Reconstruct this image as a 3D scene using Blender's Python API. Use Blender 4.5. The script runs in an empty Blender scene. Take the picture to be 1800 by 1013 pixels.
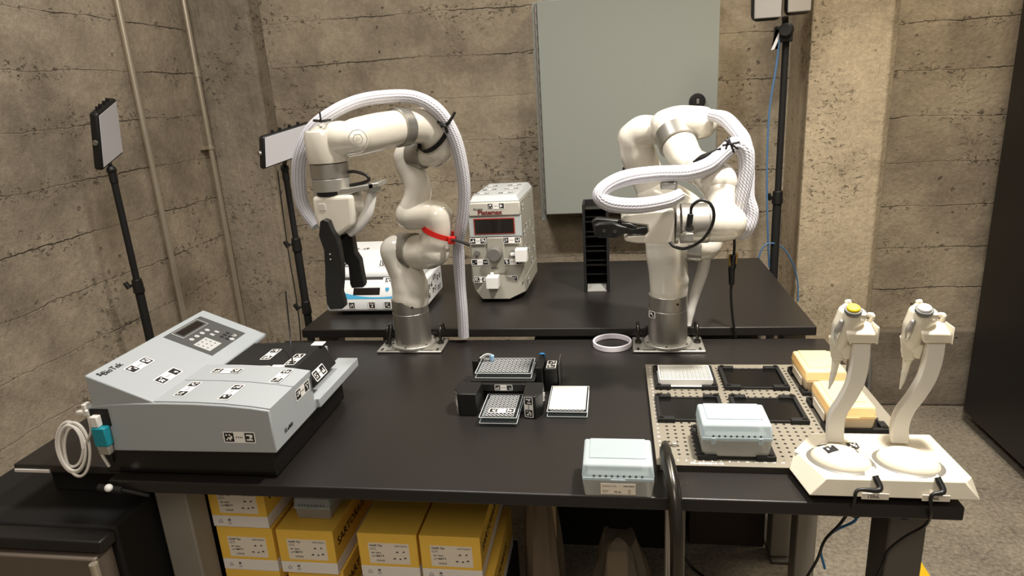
import bpy, math, random
import numpy as np
from mathutils import Vector, Matrix
PI = math.pi
T = 0.75                       # height of the work surface above the floor
sc = bpy.context.scene
COL = sc.collection

# ------------------------------------------------------------------ camera
FPX, PITCH, YAW, ROLL = 1173.96, 0.288173, -0.161283, 0.06229
CAM = Vector((0.0, 0.0, 0.67 + T))
def cam_axes():
    cp, sp, cy, sy = math.cos(PITCH), math.sin(PITCH), math.cos(YAW), math.sin(YAW)
    F = Vector((sy*cp, cy*cp, -sp)); Rt = Vector((cy, -sy, 0)); D = F.cross(Rt)
    c, s = math.cos(ROLL), math.sin(ROLL)
    return c*Rt + s*D, -s*Rt + c*D, F
AX, AY, AF = cam_axes()
cd = bpy.data.cameras.new('camera'); cam = bpy.data.objects.new('camera', cd); COL.objects.link(cam)
cd.sensor_width = 36; cd.lens = FPX/1800*36; cd.clip_start = 0.02
cam.matrix_world = Matrix((( AX.x, -AY.x, -AF.x, CAM.x), (AX.y, -AY.y, -AF.y, CAM.y), (AX.z, -AY.z, -AF.z, CAM.z), (0, 0, 0, 1)))
sc.camera = cam
# ------------------------------------------------------------------ world, lights, exposure
sc.view_settings.view_transform = 'Standard'; sc.view_settings.look = 'None'
sc.view_settings.gamma = 1; sc.view_settings.exposure = 0.12; sc.view_settings.use_curve_mapping = False
w = bpy.data.worlds.new('world'); sc.world = w; w.use_nodes = True
w.node_tree.nodes['Background'].inputs[0].default_value = (1.0, 0.87, 0.74, 1)
w.node_tree.nodes['Background'].inputs[1].default_value = 0.20
def area(name, loc, target, size, power, color, spread=180, sy=None):
    l = bpy.data.lights.new(name, 'AREA'); l.energy = power; l.color = color; l.size = size
    if sy: l.shape = 'RECTANGLE'; l.size_y = sy
    l.spread = math.radians(spread)
    o = bpy.data.objects.new(name, l); COL.objects.link(o); o.location = loc
    o.rotation_euler = (Vector(target)-Vector(loc)).to_track_quat('-Z', 'Y').to_euler()
    return o
area('ceiling_lamp', (0.62, 1.15, 2.70), (0.42, 1.30, 0.8), 0.14, 29, (1.0, 0.95, 0.87), 110)
area('ceiling_lamp', (-0.75, 1.25, 2.85), (-0.70, 1.75, 0.8), 0.50, 26, (1.0, 0.97, 0.93), 170)
area('ceiling_lamp', (-0.2, -0.7, 2.5), (-0.2, 1.2, 0.4), 0.8, 13, (1.0, 0.90, 0.78), 160)
area('ceiling_lamp', (1.05, 1.95, 3.0), (1.10, 2.8, 1.2), 0.35, 19, (1.0, 0.86, 0.66), 150)

# ------------------------------------------------------------------ helpers
def W(px, py, Y):
    """the point at distance Y into the room seen at that place of the 1800x1013 photograph"""
    d = AX*((px-900)/FPX) + AY*((py-506.5)/FPX) + AF
    return CAM + d*(Y/d.y)
def WZ(px, py, z):
    d = AX*((px-900)/FPX) + AY*((py-506.5)/FPX) + AF
    return CAM + d*((z+T-CAM.z)/d.z)
def S(px, P):
    """length in metres that spans px pixels at point P"""
    return px*(P-CAM).dot(AF)/FPX
def srgb(h):
    if isinstance(h, str):
        h = h.lstrip('#'); c = [int(h[i:i+2], 16)/255 for i in (0, 2, 4)]
    else: c = [v/255 for v in h]
    return tuple(v/12.92 if v <= .04045 else ((v+.055)/1.055)**2.4 for v in c) + (1,)
MATS = {}
def mat(name, color, rough=.5, metal=0, bump=0, bscale=200, spec=.5, trans=0, alpha=1, coat=0, var=0, emis=None):
    if name in MATS: return MATS[name]
    m = bpy.data.materials.new(name); m.use_nodes = True; nt = m.node_tree; b = nt.nodes['Principled BSDF']
    b.inputs['Base Color'].default_value = srgb(color); b.inputs['Roughness'].default_value = rough
    b.inputs['Metallic'].default_value = metal; b.inputs['Specular IOR Level'].default_value = spec
    b.inputs['Transmission Weight'].default_value = trans; b.inputs['Alpha'].default_value = alpha
    b.inputs['Coat Weight'].default_value = coat; b.inputs['Coat Roughness'].default_value = .06
    tc = nt.nodes.new('ShaderNodeTexCoord')
    if bump or var:
        n = nt.nodes.new('ShaderNodeTexNoise'); n.inputs['Scale'].default_value = bscale; n.inputs['Detail'].default_value = 6
        nt.links.new(tc.outputs['Object'], n.inputs['Vector'])
    if bump:
        bp = nt.nodes.new('ShaderNodeBump'); bp.inputs['Strength'].default_value = bump; bp.inputs['Distance'].default_value = .002
        nt.links.new(n.outputs['Fac'], bp.inputs['Height']); nt.links.new(bp.outputs['Normal'], b.inputs['Normal'])
    if var:
        h = nt.nodes.new('ShaderNodeHueSaturation'); h.inputs['Color'].default_value = srgb(color)
        mr = nt.nodes.new('ShaderNodeMapRange'); mr.inputs['To Min'].default_value = 1-var; mr.inputs['To Max'].default_value = 1+var
        nt.links.new(n.outputs['Fac'], mr.inputs['Value']); nt.links.new(mr.outputs['Result'], h.inputs['Value'])
        nt.links.new(h.outputs['Color'], b.inputs['Base Color'])
    MATS[name] = m; return m

class MB:
    def __init__(s, M=None): s.v = []; s.f = []; s.mi = []; s.uv = {}; s.M = M; s.cur = 0
    def add(s, vs, fs, uvs=None):
        o = len(s.v)
        for p in vs:
            p = Vector(p); s.v.append(s.M @ p if s.M else p)
        for k, f in enumerate(fs):
            if uvs: s.uv[len(s.f)] = uvs[k]
            s.f.append([i+o for i in f]); s.mi.append(s.cur)
        return s
    def m(s, i): s.cur = i; return s
    def box(s, a, b):
        x0, y0, z0 = a; x1, y1, z1 = b
        return s.add([(x0,y0,z0),(x1,y0,z0),(x1,y1,z0),(x0,y1,z0),(x0,y0,z1),(x1,y0,z1),(x1,y1,z1),(x0,y1,z1)],
            [(0,3,2,1),(4,5,6,7),(0,1,5,4),(1,2,6,5),(2,3,7,6),(3,0,4,7)])
    def hexa(s, bot, top):
        return s.add(list(bot)+list(top), [(3,2,1,0),(4,5,6,7),(0,1,5,4),(1,2,6,5),(2,3,7,6),(3,0,4,7)])
    def prism(s, poly, vec):
        """polygon (list of 3-D points) extruded by vec"""
        n = len(poly); vec = Vector(vec); P = [Vector(p) for p in poly]
        nrm = Vector((0,0,0))
        for i in range(n): nrm += P[i].cross(P[(i+1) % n])
        if nrm.dot(vec) > 0: P = P[::-1]
        fs = [tuple(range(n)), tuple(range(2*n-1, n-1, -1))]
        for i in range(n): j = (i+1) % n; fs.append((j, i, i+n, j+n))
        return s.add(P+[p+vec for p in P], fs)
    def frust(s, A, B):
        n = len(A); fs = [tuple(range(n-1, -1, -1)), tuple(range(n, 2*n))]
        for i in range(n): j = (i+1) % n; fs.append((i, j, j+n, i+n))
        return s.add(list(A)+list(B), fs)
    def cyl(s, p0, p1, r0, r1=None, n=24, caps=True):
        r1 = r0 if r1 is None else r1
        p0 = Vector(p0); p1 = Vector(p1); a = (p1-p0).normalized()
        u = a.orthogonal().normalized(); v = a.cross(u)
        ring = lambda p, r: [p+(u*math.cos(2*PI*i/n)+v*math.sin(2*PI*i/n))*r for i in range(n)]
        fs = [(i, (i+1) % n, (i+1) % n+n, i+n) for i in range(n)]
        if caps: fs += [tuple(range(n-1, -1, -1)), tuple(range(n, 2*n))]
        return s.add(ring(p0, r0)+ring(p1, r1), fs)
    def tube(s, pts, rad, n=16, sub=6, caps='flat', sx=1.0, up=None, uvr=1.0):
        """smooth swept tube; rad a number or one per point; sx squashes the section along 'up'"""
        P = [Vector(p) for p in pts]; R = list(rad) if hasattr(rad, '__len__') else [rad]*len(P)
        Q = []; RR = []
        if sub > 1 and len(P) > 2:
            for i in range(len(P)-1):
                p0 = P[i-1] if i else P[0]*2-P[1]; p3 = P[i+2] if i+2 < len(P) else P[-1]*2-P[-2]
                for k in range(sub):
                    t = k/sub; t2 = t*t; t3 = t2*t
                    Q.append(.5*((2*P[i])+(P[i+1]-p0)*t+(2*p0-5*P[i]+4*P[i+1]-p3)*t2+(-p0+3*P[i]-3*P[i+1]+p3)*t3))
                    tt = t*t*(3-2*t); RR.append(R[i]*(1-tt)+R[i+1]*tt)
            Q.append(P[-1]); RR.append(R[-1])
        else: Q, RR = P, R
        if caps == 'round':
            def capn(p, d, r): return [(p+d*r*math.sin(a), r*math.cos(a)) for a in (0.35, 0.7, 1.0, 1.25, 1.45)]
            d0 = (Q[0]-Q[1]).normalized(); d1 = (Q[-1]-Q[-2]).normalized()
            a = capn(Q[0], d0, RR[0])[::-1]; b = capn(Q[-1], d1, RR[-1])
            Q = [x[0] for x in a]+Q+[x[0] for x in b]; RR = [x[1] for x in a]+RR+[x[1] for x in b]
        m = len(Q); tang = [(Q[min(i+1, m-1)]-Q[max(i-1, 0)]).normalized() for i in range(m)]
        u = Vector(up) if up is not None else tang[0].orthogonal()
        vs = []; L = 0; LL = []
        for i in range(m):
            if i: L += (Q[i]-Q[i-1]).length
            LL.append(L)
            if up is not None and i: u = Vector(up)
            u = (u - tang[i]*u.dot(tang[i])).normalized(); v = tang[i].cross(u)
            vs += [Q[i]+(u*math.cos(2*PI*k/n)*sx+v*math.sin(2*PI*k/n))*RR[i] for k in range(n)]
        fs = []; uvs = []
        for i in range(m-1):
            for k in range(n):
                j = (k+1) % n; fs.append((i*n+k, i*n+j, (i+1)*n+j, (i+1)*n+k))
                uvs.append([(k/n, LL[i]), ((k+1)/n, LL[i]), ((k+1)/n, LL[i+1]), (k/n, LL[i+1])])
        if caps:
            fs.append(tuple(range(n-1, -1, -1))); uvs.append([(0, 0)]*n)
            fs.append(tuple(range((m-1)*n, m*n))); uvs.append([(0, 0)]*n)
        return s.add(vs, fs, uvs)
    def ball(s, c, r, nu=20, nv=12, sc=(1, 1, 1), R=None):
        c = Vector(c); vs = []; fs = []
        for i in range(nv+1):
            for k in range(nu):
                a = PI*i/nv; b = 2*PI*k/nu
                p = Vector((r*sc[0]*math.sin(a)*math.cos(b), r*sc[1]*math.sin(a)*math.sin(b), r*sc[2]*math.cos(a)))
                vs.append(c + (R @ p if R else p))
        for i in range(nv):
            for k in range(nu):
                j = (k+1) % nu; fs.append((i*nu+k, (i+1)*nu+k, (i+1)*nu+j, i*nu+j))
        return s.add(vs, fs)
    def lathe(s, prof, c, n=40):
        """prof: (r, z) pairs from bottom up"""
        c = Vector(c); vs = [c+Vector((r*math.cos(2*PI*k/n), r*math.sin(2*PI*k/n), z)) for r, z in prof for k in range(n)]
        fs = [(i*n+k, i*n+(k+1) % n, (i+1)*n+(k+1) % n, (i+1)*n+k) for i in range(len(prof)-1) for k in range(n)]
        m = len(prof); fs += [tuple(range(n-1, -1, -1)), tuple(range((m-1)*n, m*n))]
        return s.add(vs, fs)
    def mesh(s, name, mats, off):
        me = bpy.data.meshes.new(name)
        me.from_pydata([tuple(p-off) for p in s.v], [], s.f)
        for q in (mats if isinstance(mats, (list, tuple)) else [mats]): me.materials.append(q)
        me.polygons.foreach_set('material_index', s.mi)
        if s.uv:
            uvl = me.uv_layers.new(name='UVMap')
            for p in me.polygons:
                u = s.uv.get(p.index)
                if u:
                    for li, q in zip(p.loop_indices, u): uvl.data[li].uv = q
        me.update(); return me
    def build(s, name, mats, parent=None, bevel=0, smooth=40, remesh=0, seg=2, sm=10, fix=False):
        off = Vector((0, 0, 0)) if parent is None else root_loc(parent)
        me = s.mesh(name, mats, off)
        if smooth:
            me.polygons.foreach_set('use_smooth', [True]*len(me.polygons))
            me.set_sharp_from_angle(angle=math.radians(smooth))
        o = bpy.data.objects.new(name, me); COL.objects.link(o)
        if parent is not None: o.parent = parent
        if remesh:
            r = o.modifiers.new('remesh', 'REMESH'); r.mode = 'VOXEL'; r.voxel_size = remesh; r.use_smooth_shade = True
            q = o.modifiers.new('smooth', 'SMOOTH'); q.factor = .5; q.iterations = sm
        elif bevel:
            b = o.modifiers.new('bevel', 'BEVEL'); b.width = bevel; b.segments = seg; b.limit_method = 'ANGLE'; b.angle_limit = math.radians(35)
        return o
def root_loc(o):
    while o.parent: o = o.parent
    return o.location.copy()
def tag(o, label, cat=None, group=None):
    if label: o['label'] = label
    if cat: o['category'] = cat
    if group: o['group'] = group
    return o
def thing(name, loc, label, cat, group=None):
    o = bpy.data.objects.new(name, None); COL.objects.link(o); o.location = loc; o.empty_display_size = .05
    return tag(o, label, cat, group)
def single(mb, name, mats, label, cat, group=None, org=None, **k):
    """a thing that is one mesh, its origin at its base"""
    vs = mb.v
    if org is None:
        org = Vector(((min(p.x for p in vs)+max(p.x for p in vs))/2, (min(p.y for p in vs)+max(p.y for p in vs))/2, min(p.z for p in vs)))
    mb.v = [p-org for p in vs]
    o = mb.build(name, mats, None, **k); o.location = org
    return tag(o, label, cat, group)
def struct(mb, name, m, **k):
    o = mb.build(name, m, None, **k); o['kind'] = 'structure'; return o
def copy_tree(o, parent=None):
    c = o.copy(); COL.objects.link(c)
    if parent is not None: c.parent = parent
    for ch in list(o.children): copy_tree(ch, c)
    return c
def again(src, loc, label, rz=None):
    c = copy_tree(src); c.location = loc
    if rz is not None: c.rotation_euler = (0, 0, rz)
    c['label'] = label; return c
_tc = bpy.data.curves.new('writing', 'FONT'); _to = bpy.data.objects.new('writing', _tc)
def text_mb(mb, body, size, org, u, v, align='CENTER', lift=.0006, bold=0.0, stretch=1.0):
    """adds flat lettering to mb: org the anchor, u reading direction, v up"""
    COL.objects.link(_to)
    _tc.body = body; _tc.size = size; _tc.align_x = align; _tc.align_y = 'CENTER'; _tc.resolution_u = 2; _tc.offset = bold*size
    bpy.context.view_layer.update()
    me = bpy.data.meshes.new_from_object(_to.evaluated_get(bpy.context.evaluated_depsgraph_get()))
    COL.objects.unlink(_to)
    u = Vector(u).normalized(); v = Vector(v).normalized(); n = u.cross(v); org = Vector(org)
    mb.add([org+u*p.co.x*stretch+v*p.co.y+n*lift for p in me.vertices], [tuple(f.vertices) for f in me.polygons])
    bpy.data.meshes.remove(me)

# ------------------------------------------------------------------ materials
def concrete(name, base, dark, z0=.0, lines=True, axis='x', seed=0.0, vert=False, rough_amt=1.0, pits=.5):
    m = bpy.data.materials.new(name); m.use_nodes = True; nt = m.node_tree; N = nt.nodes; L = nt.links; b = N['Principled BSDF']
    b.inputs['Roughness'].default_value = .88; b.inputs['Specular IOR Level'].default_value = .25
    def math_(op, a, bb=None, c=None, clamp=False):
        n = N.new('ShaderNodeMath'); n.operation = op; n.use_clamp = clamp
        for i, q in enumerate((a, bb, c)):
            if q is None: continue
            if isinstance(q, (int, float)): n.inputs[i].default_value = q
            else: L.new(q, n.inputs[i])
        return n.outputs[0]
    def rng(a, lo, hi, t0=0., t1=1.):
        n = N.new('ShaderNodeMapRange'); n.interpolation_type = 'SMOOTHSTEP'; L.new(a, n.inputs[0])
        for i, q in enumerate((lo, hi, t0, t1)): n.inputs[i+1].default_value = q
        return n.outputs[0]
    tc = N.new('ShaderNodeTexCoord'); mp = N.new('ShaderNodeMapping'); L.new(tc.outputs['Object'], mp.inputs[0])
    mp.inputs['Location'].default_value = (seed, seed*.7, 0)
    def noise(scale, detail=6, rough=.55, stretch=None, dist=0):
        n = N.new('ShaderNodeTexNoise'); n.inputs['Scale'].default_value = scale; n.inputs['Detail'].default_value = detail
        n.inputs['Roughness'].default_value = rough; n.inputs['Distortion'].default_value = dist
        src = mp.outputs[0]
        if stretch:
            q = N.new('ShaderNodeMapping'); q.inputs['Scale'].default_value = stretch; L.new(src, q.inputs[0]); src = q.outputs[0]
        L.new(src, n.inputs['Vector']); return n.outputs['Fac']
    sep = N.new('ShaderNodeSeparateXYZ'); L.new(tc.outputs['Object'], sep.inputs[0])
    big = noise(1.7, 3); mid = noise(7, 8, .6); fine = noise(60, 8, .7); grit = noise(190, 4, .7)
    patch = noise(3.3, 4, .6)
    wob = noise(7, 7, .68); wob2 = noise(1.6, 3, .5)
    zz = math_('ADD', sep.outputs['Z'], math_('ADD', math_('MULTIPLY', math_('SUBTRACT', wob, .5), .034), math_('MULTIPLY', math_('SUBTRACT', wob2, .5), .03)))
    fr = math_('FRACT', math_('DIVIDE', math_('SUBTRACT', zz, z0), .1755))
    dl = math_('MINIMUM', fr, math_('SUBTRACT', 1., fr))      # 0 at a board joint
    crack = rng(dl, .0, .016, 1., 0.)
    crmask = rng(noise(3.1, 5, .6), .46, .62)
    crack = math_('MULTIPLY', crack, math_('ADD', math_('MULTIPLY', crmask, .85), .12))
    near = rng(dl, .0, .26, 1., 0.)
    rag = noise(46, 5, .75, (1, 1, 1.5), .6)
    pm = rng(math_('ADD', patch, math_('MULTIPLY', near, .15 if lines else 0.)), .55-.12*(pits-.5), .72-.12*(pits-.5))
    pit = math_('MULTIPLY', rng(rag, .57, .66), pm)
    v2 = N.new('ShaderNodeTexVoronoi'); v2.inputs['Scale'].default_value = 17; L.new(mp.outputs[0], v2.inputs['Vector'])
    sparse = math_('MULTIPLY', rng(math_('ADD', v2.outputs['Distance'], math_('MULTIPLY', math_('SUBTRACT', fine, .5), .3)), .07, .12, 1., 0.), rng(noise(5, 2), .54, .60))
    pit = math_('MAXIMUM', pit, math_('MULTIPLY', sparse, .8))
    if not lines: crack = math_('MULTIPLY', crack, 0.)
    dk = math_('MAXIMUM', math_('MULTIPLY', crack, .75), math_('MULTIPLY', pit, .42), clamp=True)
    # colour
    mx = N.new('ShaderNodeMix'); mx.data_type = 'RGBA'; mx.inputs[6].default_value = srgb(base); mx.inputs[7].default_value = srgb(dark)
    L.new(rng(math_('ADD', math_('MULTIPLY', big, .5), math_('MULTIPLY', mid, .5)), .36, .68), mx.inputs[0])
    m2 = N.new('ShaderNodeMix'); m2.data_type = 'RGBA'; m2.blend_type = 'MULTIPLY'; L.new(mx.outputs[2], m2.inputs[6])
    g = N.new('ShaderNodeCombineColor')
    gv = rng(fine, .25, .8, .82, 1.12)
    for i in range(3): L.new(gv, g.inputs[i])
    m2.inputs[0].default_value = 1; L.new(g.outputs[0], m2.inputs[7])
    m3 = N.new('ShaderNodeMix'); m3.data_type = 'RGBA'; L.new(dk, m3.inputs[0]); L.new(m2.outputs[2], m3.inputs[6]); m3.inputs[7].default_value = srgb('#453b30')
    L.new(m3.outputs[2], b.inputs['Base Color'])
    h = math_('ADD', math_('MULTIPLY', mid, .55), math_('MULTIPLY', fine, .22*rough_amt))
    h = math_('ADD', h, math_('MULTIPLY', grit, .05))
    if vert:
        h = math_('ADD', h, math_('MULTIPLY', noise(14, 6, .7, (3, 3, .12)), .45))
    h = math_('SUBTRACT', h, math_('MULTIPLY', crack, .6)); h = math_('SUBTRACT', h, math_('MULTIPLY', pit, .75))
    if lines:   # each board stands a little differently
        fl = math_('FLOOR', math_('DIVIDE', math_('SUBTRACT', zz, z0), .1755))
        st = math_('FRACT', math_('MULTIPLY', fl, .618)); h = math_('ADD', h, math_('MULTIPLY', st, .25))
    bp = N.new('ShaderNodeBump'); bp.inputs['Strength'].default_value = 1.0; bp.inputs['Distance'].default_value = .016
    L.new(h, bp.inputs['Height']); L.new(bp.outputs['Normal'], b.inputs['Normal'])
    return m
M_wallB = concrete('concrete_back', '#b0a28b', '#857968', z0=1.397, seed=3.1)
M_wallL = concrete('concrete_left', '#b0a28d', '#877b69', z0=1.39, seed=8.7, rough_amt=.8)
M_pil = concrete('concrete_pilaster', '#a99c88', '#7e7364', lines=False, vert=True, seed=5.5, pits=.9)
M_colm = concrete('concrete_column', '#bfae92', '#9b8c74', lines=False, vert=True, seed=12.5, pits=.95)
M_foot = concrete('concrete_footing', '#8b8071', '#635a4e', lines=False, seed=17.5, pits=.3)

def floor_mat():
    m = bpy.data.materials.new('floor_concrete'); m.use_nodes = True; nt = m.node_tree; N = nt.nodes; L = nt.links; b = N['Principled BSDF']
    tc = N.new('ShaderNodeTexCoord')
    def noise(s, d): n = N.new('ShaderNodeTexNoise'); n.inputs['Scale'].default_value = s; n.inputs['Detail'].default_value = d; n.inputs['Roughness'].default_value = .65; L.new(tc.outputs['Object'], n.inputs['Vector']); return n.outputs['Fac']
    r = N.new('ShaderNodeValToRGB'); r.color_ramp.elements[0].position = .34; r.color_ramp.elements[0].color = srgb('#544c42')
    r.color_ramp.elements[1].position = .66; r.color_ramp.elements[1].color = srgb('#9a907e')
    mm = N.new('ShaderNodeMath'); mm.operation = 'MULTIPLY_ADD'; L.new(noise(75, 5), mm.inputs[0]); mm.inputs[1].default_value = .62
    m2 = N.new('ShaderNodeMath'); m2.operation = 'MULTIPLY'; L.new(noise(3, 5), m2.inputs[0]); m2.inputs[1].default_value = .38
    L.new(m2.outputs[0], mm.inputs[2]); L.new(mm.outputs[0], r.inputs[0]); L.new(r.outputs[0], b.inputs['Base Color'])
    bp = N.new('ShaderNodeBump'); bp.inputs['Strength'].default_value = .6; bp.inputs['Distance'].default_value = .004
    L.new(noise(110, 4), bp.inputs['Height']); L.new(bp.outputs[0], b.inputs['Normal']); b.inputs['Roughness'].default_value = .7
    return m
M_floor = floor_mat()
M_desk = mat('desk_laminate', '#221f1d', .36, bump=.06, bscale=900, spec=.45, var=.06)
M_edge = mat('desk_edge', '#2b2724', .55)
M_deskline = mat('desk_edge_line', '#8a8680', .35)
M_white = mat('robot_white', '#dcd6c8', .16, coat=.6, spec=.5)
M_alu = mat('brushed_aluminium', '#b4b0a8', .34, metal=.85, bump=.05, bscale=500)
M_alud = mat('joint_ring_metal', '#a5a29b', .30, metal=.75)
M_alupale = mat('pale_metal', '#bcb9b1', .35, metal=.7)
M_steel = mat('galvanised_pipe', '#c2b8a4', .36, metal=.65, bump=.1, bscale=120)
M_blk = mat('black_plastic', '#161514', .42, spec=.45)
M_blkm = mat('black_matte', '#1b1a19', .7, spec=.3)
M_blkg = mat('black_gloss', '#131211', .2, spec=.5)
M_dsteel = mat('dark_steel', '#4b4843', .28, metal=.9, bump=.15, bscale=60)
M_panel = mat('cabinet_paint', '#8e9189', .42, bump=.05, bscale=40, spec=.4)
M_paneld = mat('cabinet_side', '#8c8e86', .5)
M_diff = mat('light_diffuser', '#cbc9cc', .45)
M_red = mat('red_strap', '#cf1f17', .45)
M_reader = mat('silver_paint', '#a3a8aa', .42, bump=.12, bscale=700, spec=.4)
M_readerf = mat('silver_paint_shaded', '#a29a8e', .45, bump=.1, bscale=700, spec=.4)  # unused copy of the silver paint, front-face shade put into its colour
M_stw = mat('sticker_white', '#eeebe6', .5)
M_stb = mat('sticker_black', '#1c1b1b', .5)
M_grayp = mat('grey_print', '#60605e', .5)
M_beige = mat('instrument_beige', '#bab6aa', .4)
M_pm = mat('instrument_grey', '#9b978b', .5, bump=.08, bscale=500)
M_pmtop = mat('instrument_pale_top', '#b0b4b3', .45)
M_wdev = mat('instrument_white', '#dedfde', .38)
M_blue = mat('blue_print', '#3c93bb', .45)
M_teal = mat('teal_plastic', '#168796', .4)
M_lcd = mat('dark_display', '#1b1715', .08, spec=.6)
M_knob = mat('grey_knob', '#6e6b66', .5)
M_pla = mat('printed_white', '#e9e7e2', .55)
M_cab = mat('white_cable', '#e4dfd6', .5)
M_blackc = mat('black_cable', '#141313', .45)
M_bluec = mat('blue_cable', '#4b6f96', .5)
M_yel = mat('carton_yellow', '#efc24c', .7, bump=.05, bscale=80)
M_cwh = mat('carton_white', '#ebe6df', .7)
M_lab = mat('label_paper', '#e8decd', .6)
M_tan = mat('cardboard', '#a08a68', .8, var=.1, bscale=30)
M_bb = mat('anodised_plate', '#8b8476', .45, metal=.35)
M_yb = mat('yellow_button', '#f3d311', .35)
M_legg = mat('leg_grey', '#8d877c', .5, metal=.1)
M_legd = mat('leg_dark_grey', '#5b564f', .5, metal=.1)
M_tipw = mat('wellplate_white', '#e9e8e2', .35)
M_cream = mat('stand_white', '#d9d1bd', .35, coat=.2)
M_brown = mat('dark_brown_panel', '#3b3026', .7)
M_fr = mat('fridge_grey', '#6d6257', .5, metal=.3)

def frosted(name, color, alpha, rough=.35, trans=.0):
    m = bpy.data.materials.new(name); m.use_nodes = True; nt = m.node_tree; b = nt.nodes['Principled BSDF']
    b.inputs['Base Color'].default_value = srgb(color); b.inputs['Roughness'].default_value = rough
    tr = nt.nodes.new('ShaderNodeBsdfTransparent'); tr.inputs[0].default_value = srgb(color)
    tl = nt.nodes.new('ShaderNodeBsdfTranslucent'); tl.inputs[0].default_value = srgb(color)
    a = nt.nodes.new('ShaderNodeMixShader'); a.inputs[0].default_value = .35
    nt.links.new(b.outputs[0], a.inputs[1]); nt.links.new(tl.outputs[0], a.inputs[2])
    mx = nt.nodes.new('ShaderNodeMixShader'); mx.inputs[0].default_value = alpha
    nt.links.new(tr.outputs[0], mx.inputs[1]); nt.links.new(a.outputs[0], mx.inputs[2])
    nt.links.new(mx.outputs[0], nt.nodes['Material Output'].inputs['Surface'])
    return m
M_tiplid = frosted('frosted_lid', '#d9e2e5', .68)
M_tipbody = frosted('frosted_body', '#dfded8', .58)
M_ylid = frosted('yellow_lid', '#fff0c4', .80)
M_ybody = frosted('yellow_body', '#f5ead0', .78)
M_ybox = mat('amber_rack', '#f4c46c', .4)
M_clear = frosted('clear_plate', '#e4e8e8', .03, .10)
M_rim = frosted('clear_rim', '#f6f8f8', .85, .10)
M_bag = frosted('bag_film', '#b5aa98', .34, .15)

def braid():
    m = bpy.data.materials.new('braided_sleeve'); m.use_nodes = True; nt = m.node_tree; N = nt.nodes; L = nt.links; b = N['Principled BSDF']
    uv = N.new('ShaderNodeUVMap'); s = N.new('ShaderNodeSeparateXYZ'); L.new(uv.outputs[0], s.inputs[0])
    def mth(op, a, c=None):
        n = N.new('ShaderNodeMath'); n.operation = op
        for i, q in enumerate((a, c)):
            if q is None: continue
            if isinstance(q, (int, float)): n.inputs[i].default_value = q
            else: L.new(q, n.inputs[i])
        return n.outputs[0]
    ribs = mth('SINE', mth('MULTIPLY', s.outputs[0], 2*PI*14))
    weave = mth('SINE', mth('ADD', mth('MULTIPLY', s.outputs[1], 900), mth('MULTIPLY', s.outputs[0], 2*PI*14)))
    h = mth('ADD', mth('MULTIPLY', ribs, .6), mth('MULTIPLY', weave, .3))
    r = N.new('ShaderNodeMapRange'); L.new(ribs, r.inputs[0]); r.inputs[1].default_value = -1; r.inputs[2].default_value = -.2
    mx = N.new('ShaderNodeMix'); mx.data_type = 'RGBA'; L.new(r.outputs[0], mx.inputs[0])
    mx.inputs[6].default_value = srgb('#a9a6b0'); mx.inputs[7].default_value = srgb('#d2d1d6'); L.new(mx.outputs[2], b.inputs['Base Color'])
    bp = N.new('ShaderNodeBump'); bp.inputs['Strength'].default_value = .5; bp.inputs['Distance'].default_value = .0015
    L.new(h, bp.inputs['Height']); L.new(bp.outputs[0], b.inputs['Normal']); b.inputs['Roughness'].default_value = .6
    return m
M_braid = braid()

# ------------------------------------------------------------------ the room
WB, WL = 2.90, -1.76
struct(MB().box((-2.4, -1.2, -.1), (3.2, 3.3, 0)), 'floor', M_floor, smooth=0)
struct(MB().box((WL-.2, WB, 0), (3.2, WB+.2, 2.9)), 'wall_back', M_wallB, smooth=0)
struct(MB().box((WL-.2, -1.2, 0), (WL, WB, 2.9)), 'wall_left', M_wallL, smooth=0)
struct(MB().box((WL, 2.79, 0), (-1.487, WB, 2.9)), 'trim_1', M_pil, bevel=.012, smooth=0)          # corner pilaster
mb = MB(); x0, x1, y0 = .69, .985, 2.62
mb.prism([(x0, WB, 0), (x0, y0, 0), (x1-.03, y0, 0), (x1, y0+.03, 0), (x1, WB, 0)], (0, 0, 2.9))
struct(mb, 'trim_2', M_colm, bevel=.006, smooth=0)                                                   # column right of the cabinet
struct(MB().box((.985, WB-.05, 0), (3.2, WB, T-.40)), 'trim_3', M_foot, bevel=.01, smooth=0)         # footing ledge

def pipe(y0, label):
    t = thing('conduit_pipe', (WL+.03, y0, 0), label, 'pipe', 'metal conduits on the left wall')
    mb = MB(); mb.cyl((WL+.03, y0, 0.0), (WL+.03, y0, 2.85), .0115, n=20); mb.build('pipe', M_steel, t)
    return t
p1 = pipe(2.335, 'thick bare metal conduit on the left wall, nearer to the camera')
p2 = pipe(2.735, 'bare metal conduit in the far left corner with a clamp and coupling')
mb = MB(); mb.cyl((WL+.03, 2.735, T+.50), (WL+.03, 2.735, T+.515), .016); mb.box((WL, 2.70, T+.50), (WL+.02, 2.77, T+.513)); mb.build('clamp', M_steel, p2, bevel=.001)
mb = MB(); mb.cyl((WL+.03, 2.735, T+.80), (WL+.03, 2.735, T+.84), .0145); mb.build('coupling', M_steel, p2)

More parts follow.
